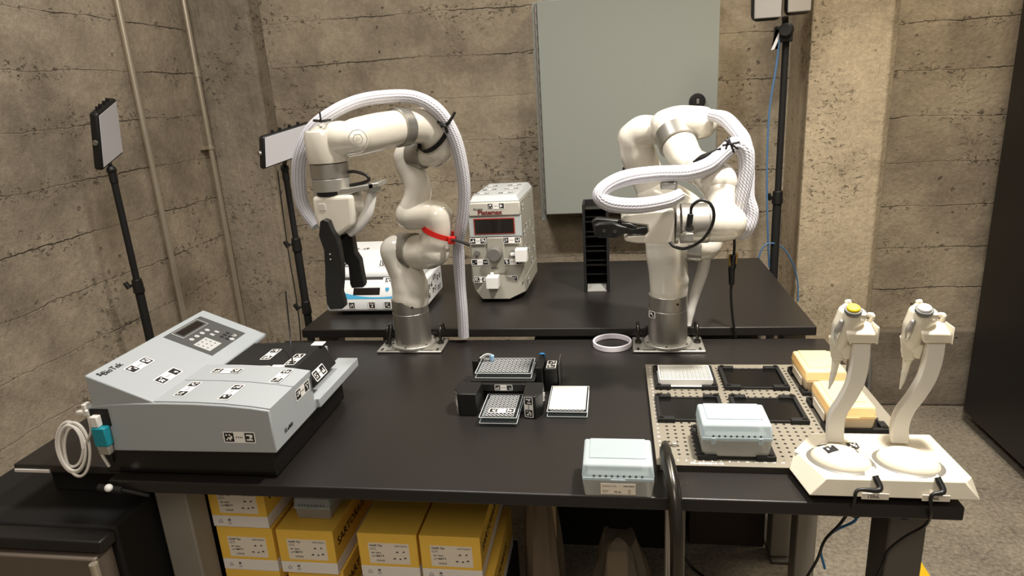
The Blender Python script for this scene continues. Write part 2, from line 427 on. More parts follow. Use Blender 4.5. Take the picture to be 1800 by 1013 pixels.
# electrical cabinet on the back wall
t = thing('electrical_cabinet', (.05, WB, T+.165), 'large grey metal wall cabinet with a hinged door and round black lock', 'cabinet')
cx0, cx1, cz0, cz1, cy = -.288, .392, T+.168, T+.985, 2.71
MB().box((cx0+.008, cy+.022, cz0+.008), (cx1-.008, WB-.003, cz1-.008)).build('body', M_paneld, t, bevel=.003)
d = MB().box((cx0+.008, cy, cz0), (cx1, cy+.020, cz1)).build('door', M_panel, t, bevel=.004)
mb = MB(); mb.cyl((cx0+.002, cy+.012, cz0+.01), (cx0+.002, cy+.012, cz1-.01), .005, n=10)
for i in range(19): mb.cyl((cx0+.002, cy+.012, cz0+.02+i*.042), (cx0+.002, cy+.012, cz0+.042+i*.042), .0068, n=10)
mb.build('hinge', M_alud, t)
MB().box((cx0-.014, cy+.03, cz0-.03), (cx0+.008, WB-.003, cz1)).build('hinge_flange', M_paneld, t, bevel=.002)
lk = MB().cyl((.316, cy, T+.585), (.316, cy-.016, T+.585), .031, .029, n=40).cyl((.316, cy-.016, T+.585), (.316, cy-.020, T+.585), .022, n=32).build('lock', M_blk, t, bevel=.001)
MB().box((.311, cy-.024, T+.577), (.321, cy-.018, T+.595)).build('latch', M_alud, lk, bevel=.001)
MB().cyl((.041, cy-.0005, T+.343), (.041, cy-.003, T+.343), .0085).build('hole_plug', M_blkm, t)

# ------------------------------------------------------------------ tables
def table(x0, x1, y0, y1, top, legs, label, nm):
    t = thing(nm, ((x0+x1)/2, (y0+y1)/2, 0), label, 'table')
    MB().box((x0, y0, top-.025), (x1, y1, top)).build('tabletop', M_desk, t, bevel=.0028, seg=3)
    fr = MB(); fr.box((x0+.05, y0+.10, top-.062), (x1-.05, y0+.13, top-.026)); fr.box((x0+.05, y1-.08, top-.062), (x1-.05, y1-.05, top-.026))
    fr.build('frame', M_blkm, t, bevel=.002)
    for lx0, lx1, ly0, ly1, mm in legs:
        MB().box((lx0, ly0, .012), (lx1, ly1, top-.026)).build('leg', mm, t, bevel=.004)
    return t
TY1 = 1.729
tf = table(-.967, .536, .993, TY1, T, [(-.962, -.89, 1.09, 1.15, M_legg), (.470, .532, 1.09, 1.17, M_legd), (-.95, -.90, 1.64, 1.70, M_legd), (.475, .528, 1.64, 1.70, M_legg)],
      'black-topped workbench in front carrying both robot arms and the silver plate reader', 'workbench')
for x in (-.93, .50):
    MB().box((x-.03, 1.03, .0), (x+.03, 1.72, .0115)).build('foot', M_legd, tf, bevel=.003)
tb = table(-.917, .517, 1.735, 2.466, T+.03, [(-.90, -.84, 1.80, 1.86, M_legg), (.45, .51, 1.80, 1.86, M_legg), (-.90, -.84, 2.33, 2.39, M_legd), (.45, .51, 2.33, 2.39, M_legd)],
      'black-topped table behind the workbench, against the concrete back wall', 'back_table')
for x in (-.87, .48):
    MB().box((x-.03, 1.78, .0), (x+.03, 2.42, .0115)).build('foot', M_legd, tb, bevel=.003)

# fridge left of the workbench
t = thing('mini_fridge', (-1.18, 1.22, 0), 'black mini fridge with grey door left of the workbench', 'fridge')
MB().box((-1.39, .985, .03), (-.972, 1.46, T-.100)).build('body', M_blkm, t, bevel=.006)
MB().box((-1.39, .945, T-.130), (-.974, .985, T-.104)).box((-1.388, .957, T-.128), (-.980, 1.0, T-.108)).build('top_trim', M_blk, t, bevel=.003)
dd = MB().box((-1.385, .935, .05), (-.985, .984, T-.135)).build('door', M_fr, t, bevel=.004)
MB().cyl((-.984, .930, .06), (-.984, .930, T-.140), .008).build('handle', M_steel, dd)
mb = MB()
for x in (-1.34, -1.02):
    for y in (1.03, 1.41): mb.cyl((x, y, 0), (x, y, .03), .02)
mb.build('foot', M_blkm, t)
# black equipment box on the fridge
t = thing('equipment_box', (-1.15, 1.2, T-.1), 'flat black box with overhanging lid and pale front strip, on the mini fridge', 'box')
MB().box((-1.205, 1.10, T-.0995), (-.985, 1.42, T-.022)).build('body', M_blkm, t, bevel=.003)
MB().box((-1.228, 1.045, T-.022), (-.972, 1.45, T-.004)).build('lid', M_desk, t, bevel=.003)
MB().box((-1.225, 1.042, T-.020), (-1.145, 1.0455, T-.014)).build('edge_strip', M_cab, t)

# tall black cabinet at the right
t = thing('tall_cabinet', (1.75, 2.0, 0), 'tall black cabinet on casters at the right edge of the room', 'cabinet')
MB().box((1.39, 1.25, .055), (2.1, 2.70, 2.35)).build('body', M_blk, t, bevel=.008)
for x, y in ((1.47, 2.60), (1.47, 1.4), (2.0, 2.60), (2.0, 1.4)):
    c = MB().box((x-.02, y-.03, .04), (x+.02, y+.03, .055)).build('caster', M_alud, t)
    MB().cyl((x-.012, y, .026), (x+.012, y, .026), .026).build('wheel', M_blkm, c)
single(MB().box((.845, 1.3, 0), (.885, 2.10, .0008)), 'floor_tape', mat('yellow_tape', '#e0b21a', .5), 'yellow tape line on the floor right of the workbench leg', 'tape')

# ------------------------------------------------------------------ stickers
def sticker(parent, c, u, v, w=.063, h=.023, seed=0, single_=False, name='marker_sticker', lift=.0004, plain=False, back=True):
    u = Vector(u).normalized(); v = Vector(v).normalized(); n = u.cross(v); c = Vector(c); rnd = random.Random(seed)
    mb = MB(); r = h*.12
    def quad(cx, cy, hw, hh, k, rr=0):
        if rr:
            pts = []
            for sx, sy, a0 in ((1, 1, 0), (-1, 1, 90), (-1, -1, 180), (1, -1, 270)):
                for a in (0, 45, 90):
                    an = math.radians(a0+a); pts.append((cx+sx*(hw-rr)+rr*math.cos(an), cy+sy*(hh-rr)+rr*math.sin(an)))
        else: pts = [(cx-hw, cy-hh), (cx+hw, cy-hh), (cx+hw, cy+hh), (cx-hw, cy+hh)]
        mb.add([c+u*x+v*y+n*(lift+k*.00025) for x, y in pts], [tuple(range(len(pts)))])
    if back: quad(0, 0, w/2, h/2, 0, r)
    sq = h*.40
    if not plain:
        cs = [0] if single_ else [-(w/2-h*.5), (w/2-h*.5)]
        for q in cs:
            mb.m(1); quad(q, 0, sq, sq, 1)
            mb.m(0); cell = 2*sq/6
            for i in range(4):
                for j in range(4):
                    if rnd.random() < .45: quad(q-sq+cell*(1.5+i), -sq+cell*(1.5+j), cell*.5, cell*.5, 2)
        if not single_:
            mb.m(1)
            for k in range(4): quad((k-1.5)*h*.16*(w/h/2.7), 0, h*.035, h*.07, 1)
    o = mb.build(name, [M_stw, M_stb], parent, smooth=0); return o

# ------------------------------------------------------------------ plate reader (front towards +X)
t = thing('plate_reader', (-.80, 1.18, T), 'large silver microplate reader with keypad and marker stickers at the left end', 'instrument')
MB().box((-.985, 1.016, T+.004), (-.630, 1.345, T+.064)).build('base', M_blkg, t, bevel=.003)
# front lower shell with the arched top
arc = [(-.978, .151), (-.93, .157), (-.88, .160), (-.82, .161), (-.76, .1605), (-.70, .158), (-.65, .1535), (-.614, .1485)]
mb = MB(); mb.prism([(-.614, 1.0, T+.063), (-.614, 1.0, T+.1485)]+[(x, 1.0, T+z) for x, z in arc[::-1][1:]]+[(-.975, 1.0, T+.060)], (0, .172, 0))
mb.prism([(-.614, 1.172, T+.063), (-.614, 1.172, T+.086), (-.66, 1.172, T+.086), (-.66, 1.172, T+.13), (-.975, 1.172, T+.13), (-.975, 1.172, T+.063)], (0, .188, 0))
shell = mb.build('shell', M_reader, t, bevel=.0025)
MB().box((-.655, 1.175, T+.066), (-.605, 1.392, T+.0865)).build('tray', M_reader, t, bevel=.002)
mb = MB()
pa = [(x, z) for x, z in arc if x > -.86]
mb.prism([(x, 1.0035, T+z+.0022) for x, z in [(-.86, .1605)]+pa[0:]]+[(-.614, 1.0035, T+.146), (-.86, 1.0035, T+.157)], (0, .090, 0))
mb.build('cover_panel', M_reader, t)
mb = MB()
mb.prism([(x, 1.096, T+z+.0022) for x, z in [(-.86, .1605)]+pa[0:]]+[(-.614, 1.096, T+.146), (-.86, 1.096, T+.157)], (0, .076, 0))
mb.build('cover_panel', M_reader, t)
# sloping control wedge
wz = lambda x: .2145 - (x+.968)*.405
mb = MB(); mb.prism([(-.968, 1.002, T+.145), (-.818, 1.002, T+.145), (-.818, 1.002, T+wz(-.818)), (-.968, 1.002, T+wz(-.968))], (0, .376, 0))
wedge = mb.build('control_wedge', M_reader, t, bevel=.0025)
un = Vector((0, 1, 0)); vn = Vector((-1, 0, .405)).normalized(); nn = un.cross(vn)
def wp(y, x, k=0): return Vector((x, y, T+wz(x)))+Vector((.375, 0, .927))*(.0004+k)
def wquad(mb, y0, y1, x0, x1, k): mb.add([wp(y0, x0, k), wp(y0, x1, k), wp(y1, x1, k), wp(y1, x0, k)], [(0, 1, 2, 3)])
mb = MB(); wquad(mb, 1.21, 1.345, -.955, -.850, .0003)
mb.m(1); wquad(mb, 1.232, 1.327, -.952, -.925, .0008)
mb.m(0); wquad(mb, 1.234, 1.325, -.951, -.926, .0011)
mb.m(3); wquad(mb, 1.240, 1.319, -.947, -.930, .0014)
mb.m(1)
wquad(mb, 1.222, 1.268, -.898, -.862, .0008)
def wdisc(mb, y, x, r, k, n=16): mb.add([wp(y+r*math.cos(2*PI*i/n), x+r*math.sin(2*PI*i/n)*.9, k) for i in range(n)], [tuple(range(n))])
for i in range(4): wdisc(mb, 1.240+i*.0195, -.912, .0055, .0008)
for y in (1.288, 1.306): wquad(mb, y-.004, y+.004, -.899, -.890, .0008)
for y, x in ((1.318, -.862), (1.300, -.857)): wdisc(mb, y, x, .006, .0008)
mb.m(0)
for i in range(3):
    for j in range(3): wquad(mb, 1.229+i*.014, 1.232+i*.014, -.893+j*.010, -.890+j*.010, .0011)
mb.m(2)
for i in range(3):
    for j in range(2): wquad(mb, 1.290+i*.012, 1.297+i*.012, -.880+j*.012, -.872+j*.012, .0008)
mb.build('keypad', [mat('keypad_grey', '#4c4c4b', .5), mat('key_pale', '#b4b5b2', .5), M_stb, M_lcd], wedge, smooth=0)
mb = MB(); text_mb(mb, 'BioTek', .017, wp(1.048, -.949), un, vn, bold=.01); wquad(mb, 1.016, 1.021, -.952, -.948, .0006); wquad(mb, 1.022, 1.026, -.952, -.948, .0006); wquad(mb, 1.016, 1.021, -.957, -.953, .0006)
mb.build('logo', M_stb, wedge, smooth=0)
# black lid over the plate bay
mb = MB(); mb.prism([(-.835, 1.173, T+.10), (-.835, 1.173, T+.150), (-.655, 1.173, T+.152), (-.628, 1.173, T+.10)], (0, .155, 0))
lid = mb.build('bay_cover', M_blkm, t, bevel=.004)
MB().box((-.672, 1.302, T+.1518), (-.645, 1.324, T+.1545)).build('white_pad', M_stw, lid, bevel=.001)
MB().box((-.70, 1.176, T+.152), (-.675, 1.186, T+.157)).box((-.725, 1.177, T+.152), (-.706, 1.184, T+.156)).build('tape_scrap', M_stw, lid, bevel=.0005)
mb = MB(); text_mb(mb, 'ELx800', .011, (-.6138, 1.055, T+.086), (0, 1, 0), (0, 0, 1), bold=.02)
mb.build('model_lettering', M_stb, t, smooth=0)
X1 = (1, 0, 0); Y1 = (0, 1, 0); Z1 = (0, 0, 1)
s_ = sticker(t, W(421, 769, .9996), X1, Z1, .063, .023, 1)
sticker(t, wp(1.090, -.925), un, vn, .063, .023, 2); sticker(t, wp(1.090, -.868), un, vn, .063, .023, 3)
def topz(x):
    for (a, za), (b_, zb) in zip(arc, arc[1:]):
        if a <= x <= b_: return za+(zb-za)*(x-a)/(b_-a)
for k, (x, y, dx) in enumerate(((-.805, 1.055, 0), (-.712, 1.048, 0), (-.655, 1.132, 0))):
    sticker(t, (x, y, T+topz(x)+.0026), Y1, (-1, 0, .02), .063, .023, 10+k)
sticker(t, (-.775, 1.140, T+topz(-.775)+.0026), X1, (0, 1, 0), .063, .023, 14)
sticker(t, (-.6138, 1.128, T+.128), Y1, Z1, .060, .023, 15)
sticker(lid, (-.742, 1.255, T+.1515), Y1, (-1, 0, 0), .060, .023, 16)
sticker(lid, (-.672, 1.225, T+.1522), Y1, (-1, 0, 0), .060, .023, 17)
sticker(lid, W(560, 655, 1.19)+Vector((.002, 0, 0)), Y1, (-.46, 0, .88), .052, .022, 18)
# serial port panel and plug
MB().box((-.972, .997, T+.114), (-.935, 1.0, T+.148)).build('port_panel', M_blkm, t)
pl = MB().box((-.965, .982, T+.078), (-.938, .999, T+.116)).build('serial_plug', M_teal, t, bevel=.002)
MB().box((-.966, .985, T+.116), (-.950, .998, T+.138)).build('plug_clip', M_cab, pl, bevel=.002)
MB().box((-.963, .984, T+.060), (-.940, .997, T+.078)).build('plug_collar', M_alupale, pl, bevel=.002)
MB().box((-1.005, 1.0, T+.135), (-.976, 1.01, T+.141)).box((-.985, .995, T+.135), (-.977, 1.01, T+.158)).build('port_bracket', M_cab, t, bevel=.001)
# coil of white cable
mb = MB(); rnd = random.Random(4); pts = []
c0 = W(132, 795, 1.02)
for i in range(5*12+1):
    a = 2*PI*i/12; k = i/60
    rx = .032*(1-.25*abs(math.sin(k*7))); rz = .047*(1-.12*math.sin(k*11))
    pts.append(c0+Vector((rx*math.cos(a)+.010*math.sin(k*5), -.012+.018*k+.010*math.sin(a), rz*math.sin(a)+.004*math.cos(k*9))))
low = min(p.z for p in pts); sh = (T-.004+.0035)-low; pts = [p+Vector((0, 0, max(sh, 0) if True else 0)) for p in pts]
pts += [W(160, 760, 1.0), W(156, 735, .995), W(152, 722, .99)]
mb.tube(pts, .0028, n=8, sub=4); mb.tube([W(172, 780, 1.0), W(180, 800, 1.002), W(192, 820, 1.008)], .003, n=8)
single(mb, 'coiled_cable', M_cab, 'coil of white cable hanging from the left end of the plate reader', 'cable')
# white tipped rod at the front left corner of the bench
t = thing('rod', W(190, 858, .985), 'short black rod with white tip at the left front corner of the workbench', 'rod')
MB().cyl(W(174, 857, .985), W(215, 862, .987), .007).cyl(W(215, 862, .987), W(262, 872, .992), .0035).build('shaft', M_blkm, t)
MB().ball(W(191, 858, .980), .0075).build('white_tip', M_stw, t)

# ------------------------------------------------------------------ robots
def P(l): return [W(a, b, y) for a, b, y, r in l], [S(r, W(a, b, y)) for a, b, y, r in l]
def link(parent, chains, balls=(), name='arm_link', vox=.0035, sm=8):
    mb = MB()
    for ch in chains:
        p, r = P(ch); mb.tube(p, r, n=28, sub=8, caps='round')
    for a, b, y, r in balls: q = W(a, b, y); mb.ball(q, S(r, q))
    return mb.build(name, M_white, parent, remesh=vox, sm=sm)
def ring(parent, a, b, r, name='joint_ring', m=None, scr=True):
    p, q = W(*a), W(*b); R = S(r, p); mb = MB().cyl(p, q, R, n=48)
    o = mb.build(name, m or M_alud, parent, bevel=.0006)
    return o
def base(t, cx, cy, ztop):
    mb = MB(); x0, x1, y0, y1 = cx-.091, cx+.091, cy-.057, cy+.0455
    pl = MB().box((x0, y0, T+.0005), (x1, y1, T+.007)).build('base_plate', M_alupale, t, bevel=.003)
    sl = MB()
    for sx in (-1, 1):
        sl.box((cx+sx*.078-.003, y0+.006, T+.0065), (cx+sx*.078+.003, y0+.022, T+.0074)); sl.box((cx+sx*.050-.016, y0+.004, T+.0065), (cx+sx*.050+.016, y0+.008, T+.0074))
        sl.box((cx+sx*.078-.003, y1-.022, T+.0065), (cx+sx*.078+.003, y1-.006, T+.0074))
    sl.build('slots', M_blkm, pl, smooth=0)
    fl = MB().cyl((cx, cy, T+.007), (cx, cy, T+.016), .062, n=48).build('flange', M_alupale, t, bevel=.002)
    for k in range(6): a = 2*PI*k/6+.4; MB().cyl((cx+.057*math.cos(a), cy+.057*math.sin(a), T+.016), (cx+.057*math.cos(a), cy+.057*math.sin(a), T+.0175), .0028, n=10).build('screw', M_dsteel, fl)
    MB().cyl((cx, cy, T+.016), (cx, cy, T+.105), .050, n=56).build('base_column', M_alu, t, bevel=.001)
    MB().cyl((cx, cy, T+.1055), (cx, cy, ztop), .0495, n=56).build('shoulder_ring', M_alu, t, bevel=.001)
    MB().cyl((cx+.02, cy-.0455, T+.128), (cx+.0205, cy-.0467, T+.128), .003, n=12).build('set_screw', M_blkm, t)

BX, BY = -.560, 1.683
t1 = thing('robot_arm', (BX, BY, T), 'white jointed robot arm at the left, gripper pointing down, red strap round its elbow', 'robot arm')
base(t1, BX, BY, T+.143)
link(t1, [[(722, 524, BY, 32.5), (721, 505, BY, 32), (713, 478, BY, 30), (702, 455, BY, 29), (697, 442, BY, 29)],
          [(695, 441, 1.71, 27), (712, 442, 1.69, 29)]], [(716, 492, BY, 30)])
ring(t1, (706, 442, 1.699), (730, 443, 1.676), 33)
link(t1, [[(731, 443, 1.673, 30), (752, 443, 1.655, 31), (762, 441, 1.645, 29)],
          [(760, 440, 1.645, 27), (769, 405, 1.638, 25), (768, 380, 1.635, 27)],
          [(770, 378, 1.635, 25), (750, 377, 1.64, 26), (722, 378, 1.65, 27)]])
link(t1, [[(724, 377, 1.652, 26), (734, 345, 1.65, 24), (733, 322, 1.65, 24), (720, 295, 1.65, 22.5), (713, 275, 1.65, 21.5)],
          [(712, 272, 1.655, 20), (728, 271, 1.645, 21)]], [(736, 332, 1.65, 23)])
ring(t1, (725, 271, 1.646), (747, 272, 1.630), 24.3)
link(t1, [[(748, 272, 1.630, 21), (764, 270, 1.620, 24), (772, 264, 1.61, 25)],
          [(772, 262, 1.61, 25), (764, 235, 1.60, 31), (748, 220, 1.59, 31)],
          [(750, 222, 1.59, 31), (728, 221, 1.57, 31), (712, 222, 1.555, 31)]])
ring(t1, (711, 222.5, 1.552), (695, 225, 1.526), 33.8)
link(t1, [[(694, 225.5, 1.524, 31), (665, 232, 1.485, 33), (630, 240, 1.45, 33), (605, 248, 1.43, 30)]])
WY = 1.40
link(t1, [[(573, 253, WY, 35), (573, 262, WY, 35)], [(585, 245, WY, 30), (600, 244, WY-.005, 31), (622, 244, WY-.01, 27)]], vox=.003, sm=4, name='wrist_housing')
wc = W(573, 250, WY); wr = S(36.5, wc)
ztop = W(573, 232, WY).z; zb = W(573, 285, WY).z
mb = MB().lathe([(wr*.80, ztop-wc.z+.005), (wr*.93, ztop-wc.z+.002), (wr, ztop-wc.z-.010), (wr*1.0, zb-wc.z+.01), (wr*.95, zb-wc.z)][::-1], wc)
wh = mb.build('wrist_cap', M_white, t1)
# embossed round badge on the wrist
bc = W(634, 246, WY-.045); mb = MB()
u_ = Vector((.8, .6, 0)).normalized(); v_ = Vector((0, 0, 1)); n_ = u_.cross(v_)
def circ(mb, c, r0, w_, n, k): 
    A = [c+(u_*math.cos(2*PI*i/n)+v_*math.sin(2*PI*i/n))*r0+n_*k for i in range(n)]; B = [c+(u_*math.cos(2*PI*i/n)+v_*math.sin(2*PI*i/n))*(r0+w_)+n_*k for i in range(n)]
    mb.add(A+B, [(i, (i+1) % n, (i+1) % n+n, i+n) for i in range(n)])
for z0_, z1_, rr, m_ in ((287, 312, 33.5, M_alu), (313, 334, 33.5, M_alupale)):
    a, b = W(574, z0_, WY), W(576, z1_, WY); c = Vector((wc.x, wc.y, 0))
    MB().cyl((wc.x, wc.y, b.z), (wc.x, wc.y, a.z), S(rr, a), n=56).build('tool_ring', m_, t1, bevel=.0008)
zz0 = W(573, 285, WY).z
# gripper, pointing down
zt = W(575, 334, WY).z
g = MB().cyl((wc.x, wc.y, zt-.010), (wc.x, wc.y, zt), S(31, wc), n=40).build('gripper_neck', M_blk, t1)
mb = MB(); mb.prism([W(550, 337, WY-.03), W(612, 331, WY-.03), W(665, 321, WY-.03), W(666, 329, WY-.03), W(612, 342, WY-.03), (W(550, 346, WY-.03))], (0, .055, 0))
br = mb.build('camera_bracket', M_alupale, t1, bevel=.0015)
MB().box(tuple(W(648, 332, WY-.03)+Vector((0, 0, -.01))), tuple(W(655, 322, WY-.03)+Vector((0, .05, 0)))).build('bracket_lug', M_alud, br, bevel=.001)
mb = MB(); mb.prism([W(x, y, WY-.038) for x, y in ((547, 346), (619, 343), (621, 376), (619, 398), (596, 416), (589, 419), (582, 417), (557, 400), (551, 380))], (0, .075, 0))
gb = mb.build('gripper_body', M_white, t1, bevel=.009, seg=4)
MB().box(tuple(W(561, 371, WY-.0392)), tuple(W(571, 358, WY-.0392)+Vector((0, .002, 0)))).build('indicator', mat('soft_grey', '#c7c2b8', .4), gb, bevel=.001)
mb = MB(); mb.prism([W(x, y, WY-.055) for x, y in ((562, 390), (568, 386), (577, 389), (583, 405), (592, 420), (596, 440), (600, 462), (601, 490), (599, 515), (604, 532), (605, 540), (601, 544), (580, 545), (574, 535), (571, 500), (571, 475), (569, 440), (560, 415))], (0, .022, 0))
mb.build('finger', M_blk, gb, bevel=.002)
mb = MB().cyl(W(580, 447, WY-.0555), W(580, 447, WY-.057), .0017, n=10).cyl(W(581, 456, WY-.0555), W(581, 456, WY-.057), .0017, n=10); mb.build('finger_screws', M_alupale, gb)
mb = MB(); mb.prism([W(x, y, WY+.015) for x, y in ((594, 416), (610, 410), (619, 416), (624, 445), (632, 457), (636, 480), (640, 500), (638, 506), (618, 507), (615, 500), (612, 468), (602, 458), (597, 440))], (0, .022, 0))
mb.build('finger', M_blk, gb, bevel=.002)
mb = MB().cyl(W(573, 412, WY-.045), W(600, 414, WY+.02), .010, n=16); mb.build('finger_joint', M_dsteel, gb)
# sleeves and ties
def sleeve(parent, l, name='cable_sleeve', m=None, n=20, sub=10):
    p, r = P(l); mb = MB().tube(p, r, n=n, sub=sub); return mb.build(name, m or M_braid, parent, smooth=60)
sleeve(t1, [(556, 398, WY+.06, 9), (540, 375, WY+.07, 11), (529, 350, WY+.07, 12), (525, 310, WY+.06, 12.5), (529, 270, WY+.05, 12.5), (548, 228, WY+.05, 12), (585, 198, 1.46, 11.5), (630, 178, 1.50, 11.5), (680, 170, 1.53, 11.5), (730, 172, 1.55, 11.5), (770, 195, 1.56, 12), (798, 240, 1.58, 12), (812, 295, 1.60, 11.5), (816, 345, 1.62, 11), (811, 395, 1.64, 10.5), (806, 425, 1.66, 9), (806, 450, 1.68, 10.5), (809, 500, 1.70, 9.5), (813, 550, 1.705, 9.5), (815, 592, 1.712, 9.5)])
sleeve(t1, [(654, 326, WY, 7), (652, 350, WY, 9), (645, 375, WY, 10), (632, 395, WY, 10), (614, 410, WY, 8)], 'finger_sleeve', M_pla)
def strap(parent, l, w_, th, m, name):
    p, _ = P([(a, b, y, 1) for a, b, y in l]); mb = MB().tube(p, w_, n=12, sub=8, sx=th/w_); return mb
def flatband(c, axis, R, w_, m, parent, name, a0=0, a1=2*PI, ref=(0, 0, 1)):
    axis = Vector(axis).normalized(); u = (Vector(ref)-axis*Vector(ref).dot(axis)).normalized(); v = axis.cross(u); n = 40; vs = []
    for i in range(n+1):
        a = a0+(a1-a0)*i/n; d = u*math.cos(a)+v*math.sin(a)
        for rr, h in ((R, -w_/2), (R+.0025, -w_/2), (R+.0025, w_/2), (R, w_/2)): vs.append(c+d*rr+axis*h)
    fs = [(i*4+k, i*4+(k+1) % 4, i*4+4+(k+1) % 4, i*4+4+k) for i in range(n) for k in range(4)]
    mb = MB().add(vs, fs); return mb.build(name, m, parent)
c = W(772, 408, 1.638); a_ = (W(757, 440, 1.645)-W(785, 375, 1.635))
flatband(c, W(766, 425, 1.64)-W(779, 385, 1.636)+Vector((0, -.006, 0)), S(29.5, c), .013, M_red, t1, 'red_strap')
MB().box(tuple(W(787, 430, 1.60)), tuple(W(798, 417, 1.60)+Vector((0, .014, 0)))).build('strap_buckle', M_red, t1, bevel=.002)
MB().tube([W(794, 422, 1.60), W(806, 424, 1.60), W(826, 431, 1.60)], [.0035, .003, .0045], n=8).build('cable_tie', M_blackc, t1)
c = W(762, 238, 1.60); ax = W(748, 215, 1.59)-W(776, 262, 1.61)
flatband(c, W(745, 224, 1.57)-W(771, 247, 1.60), S(33, c), .011, M_blkm, t1, 'black_strap')
MB().tube([W(776, 222, 1.56), W(788, 216, 1.55), (W(800, 197, 1.55))], [.004, .004, .0035], n=8).tube([W(770, 214, 1.56), W(782, 222, 1.545), W(786, 232, 1.56)], .004, n=8).build('cable_tie', M_blackc, t1)
MB().tube([W(552, 212, WY), W(566, 213, WY-.03), W(580, 211, WY)], .003, n=8).tube([W(564, 212, WY-.03), W(562, 197, WY-.03)], .002, n=8).build('cable_tie', M_blackc, t1)
MB().tube([W(607, 303, WY), W(625, 302, WY), W(645, 309, WY), (W(647, 318, WY)), W(625, 324, WY), W(606, 326, WY)], .0035, n=10).build('cable', M_blackc, t1)
mb = MB(); circ(mb, Vector((0, 0, 0)), .010, .0016, 6, 0); circ(mb, Vector((0, 0, 0)), .0185, .0014, 28, 0); circ(mb, Vector((0, 0, 0)), .004, .0015, 3, 0)
bq = W(629, 245, WY-.055)
mb.v = [v+bq for v in mb.v]
mb.build('badge', M_alupale, t1, smooth=0)
# black cable loops at the base
MB().tube([Vector((BX-.062, BY+.035, T+.012)), Vector((BX-.072, BY+.02, T+.05)), Vector((BX-.062, BY+.0, T+.055)), Vector((BX-.066, BY-.02, T+.012))], .005, n=10).build('cable_loop', M_blackc, t1)

BX2 = .132
t2 = thing('robot_arm', (BX2, BY, T), 'white jointed robot arm at the right, gripper pointing left, its sleeve looped forward', 'robot arm')
base(t2, BX2, BY, T+.143)
sticker(t2, W(1146, 552, BY-.05)+Vector((.0, -.004, 0)), (.75, -.66, 0), Z1, .020, .018, 40, single_=True)
link(t2, [[(1176, 510, BY, 33), (1175, 480, BY, 34), (1170, 450, BY, 34), (1165, 425, BY, 31), (1163, 412, BY, 29)],
          [(1170, 430, 1.69, 26), (1212, 433, 1.685, 24)]], [(1190, 492, 1.67, 21)])
ring(t2, (1210, 433, 1.685), (1234, 434, 1.68), 27.5)
link(t2, [[(1235, 434, 1.68, 24), (1243, 430, 1.68, 25), (1246, 405, 1.70, 26)], [(1246, 410, 1.70, 25), (1205, 365, 1.73, 28), (1150, 340, 1.75, 31)]])
link(t2, [[(1152, 345, 1.75, 29), (1138, 310, 1.755, 29), (1122, 272, 1.75, 31), (1115, 245, 1.74, 29)],
          [(1113, 243, 1.74, 28), (1130, 232, 1.73, 29), (1155, 228, 1.71, 25)]])
link(t2, [[(1172, 222, 1.665, 30), (1195, 216, 1.65, 30), (1232, 216, 1.64, 29)], [(1178, 222, 1.66, 30), (1186, 238, 1.635, 31)]])
ring(t2, (1184, 234, 1.641), (1193, 255, 1.610), 33.5)
link(t2, [[(1194, 256, 1.61, 31), (1206, 280, 1.58, 30), (1225, 297, 1.55, 28)], [(1225, 290, 1.55, 26), (1248, 305, 1.50, 32), (1262, 318, 1.47, 34)]])
W2 = 1.43
link(t2, [[(1262, 320, 1.47, 33), (1265, 345, 1.45, 26), (1266, 380, W2, 26)], [(1246, 392, W2, 34), (1268, 392, W2, 34), (1280, 392, W2, 32)]], sm=6)
ring(t2, (1243, 392, W2), (1196, 393, W2), 35.2, 'tool_ring', M_alu)
ring(t2, (1245.5, 392, W2), (1243.5, 392, W2), 35.0, 'seam_ring', M_alud)
o = ring(t2, (1192, 393, W2), (1186, 393, W2), 35.5, 'gripper_flange', M_alud)
MB().box(tuple(W(1196, 424, W2-.047)), tuple(W(1219, 411, W2-.047)+Vector((0, .006, 0)))).build('port_cover', M_alupale, t2, bevel=.001)
# top bracket
MB().box(tuple(W(1162, 334, W2-.02)), tuple(W(1188, 321, W2-.02)+Vector((0, .03, 0)))).box(tuple(W(1186, 400, W2-.012)), tuple(W(1191, 315, W2-.012)+Vector((0, .02, 0)))).build('camera_bracket', M_alud, t2, bevel=.0015)
mb = MB(); mb.prism([W(x, y, W2-.036) for x, y in ((1186, 370), (1155, 371), (1120, 374), (1096, 378), (1091, 384), (1094, 391), (1108, 394), (1137, 397), (1139, 408), (1135, 413), (1104, 415), (1096, 419), (1100, 425), (1120, 428), (1160, 429), (1186, 428))], (0, .072, 0))
gb2 = mb.build('gripper_body', M_white, t2, bevel=.006, seg=3)
mb = MB(); mb.prism([W(x, y, W2-.046) for x, y in ((1044, 397), (1054, 393), (1078, 392), (1088, 396), (1104, 400), (1100, 411), (1085, 419), (1052, 419), (1044, 414))], (0, .02, 0))
mb.build('finger', M_blk, gb2, bevel=.003)
mb = MB(); mb.prism([W(x, y, W2+.022) for x, y in ((1040, 390), (1048, 384), (1072, 386), (1092, 388), (1110, 395), (1108, 404), (1080, 408), (1044, 408))], (0, .02, 0))
mb.build('finger', M_blk, gb2, bevel=.003)
MB().cyl(W(1062, 406, W2-.0455), W(1062, 406, W2-.048), .004, n=14).cyl(W(1081, 407, W2-.0455), W(1081, 407, W2-.048), .004, n=14).build('finger_screws', M_dsteel, gb2)
mb = MB(); mb.prism([W(x, y, W2-.043) for x, y in ((1092, 397), (1112, 402), (1134, 399), (1139, 402), (1138, 410), (1132, 413), (1112, 412), (1092, 411))], (0, .014, 0))
mb.prism([W(x, y, W2-.043) for x, y in ((1092, 392), (1108, 393), (1122, 400), (1118, 403), (1094, 399))], (0, .03, 0))
mb.build('finger_linkage', M_blk, gb2, bevel=.002)
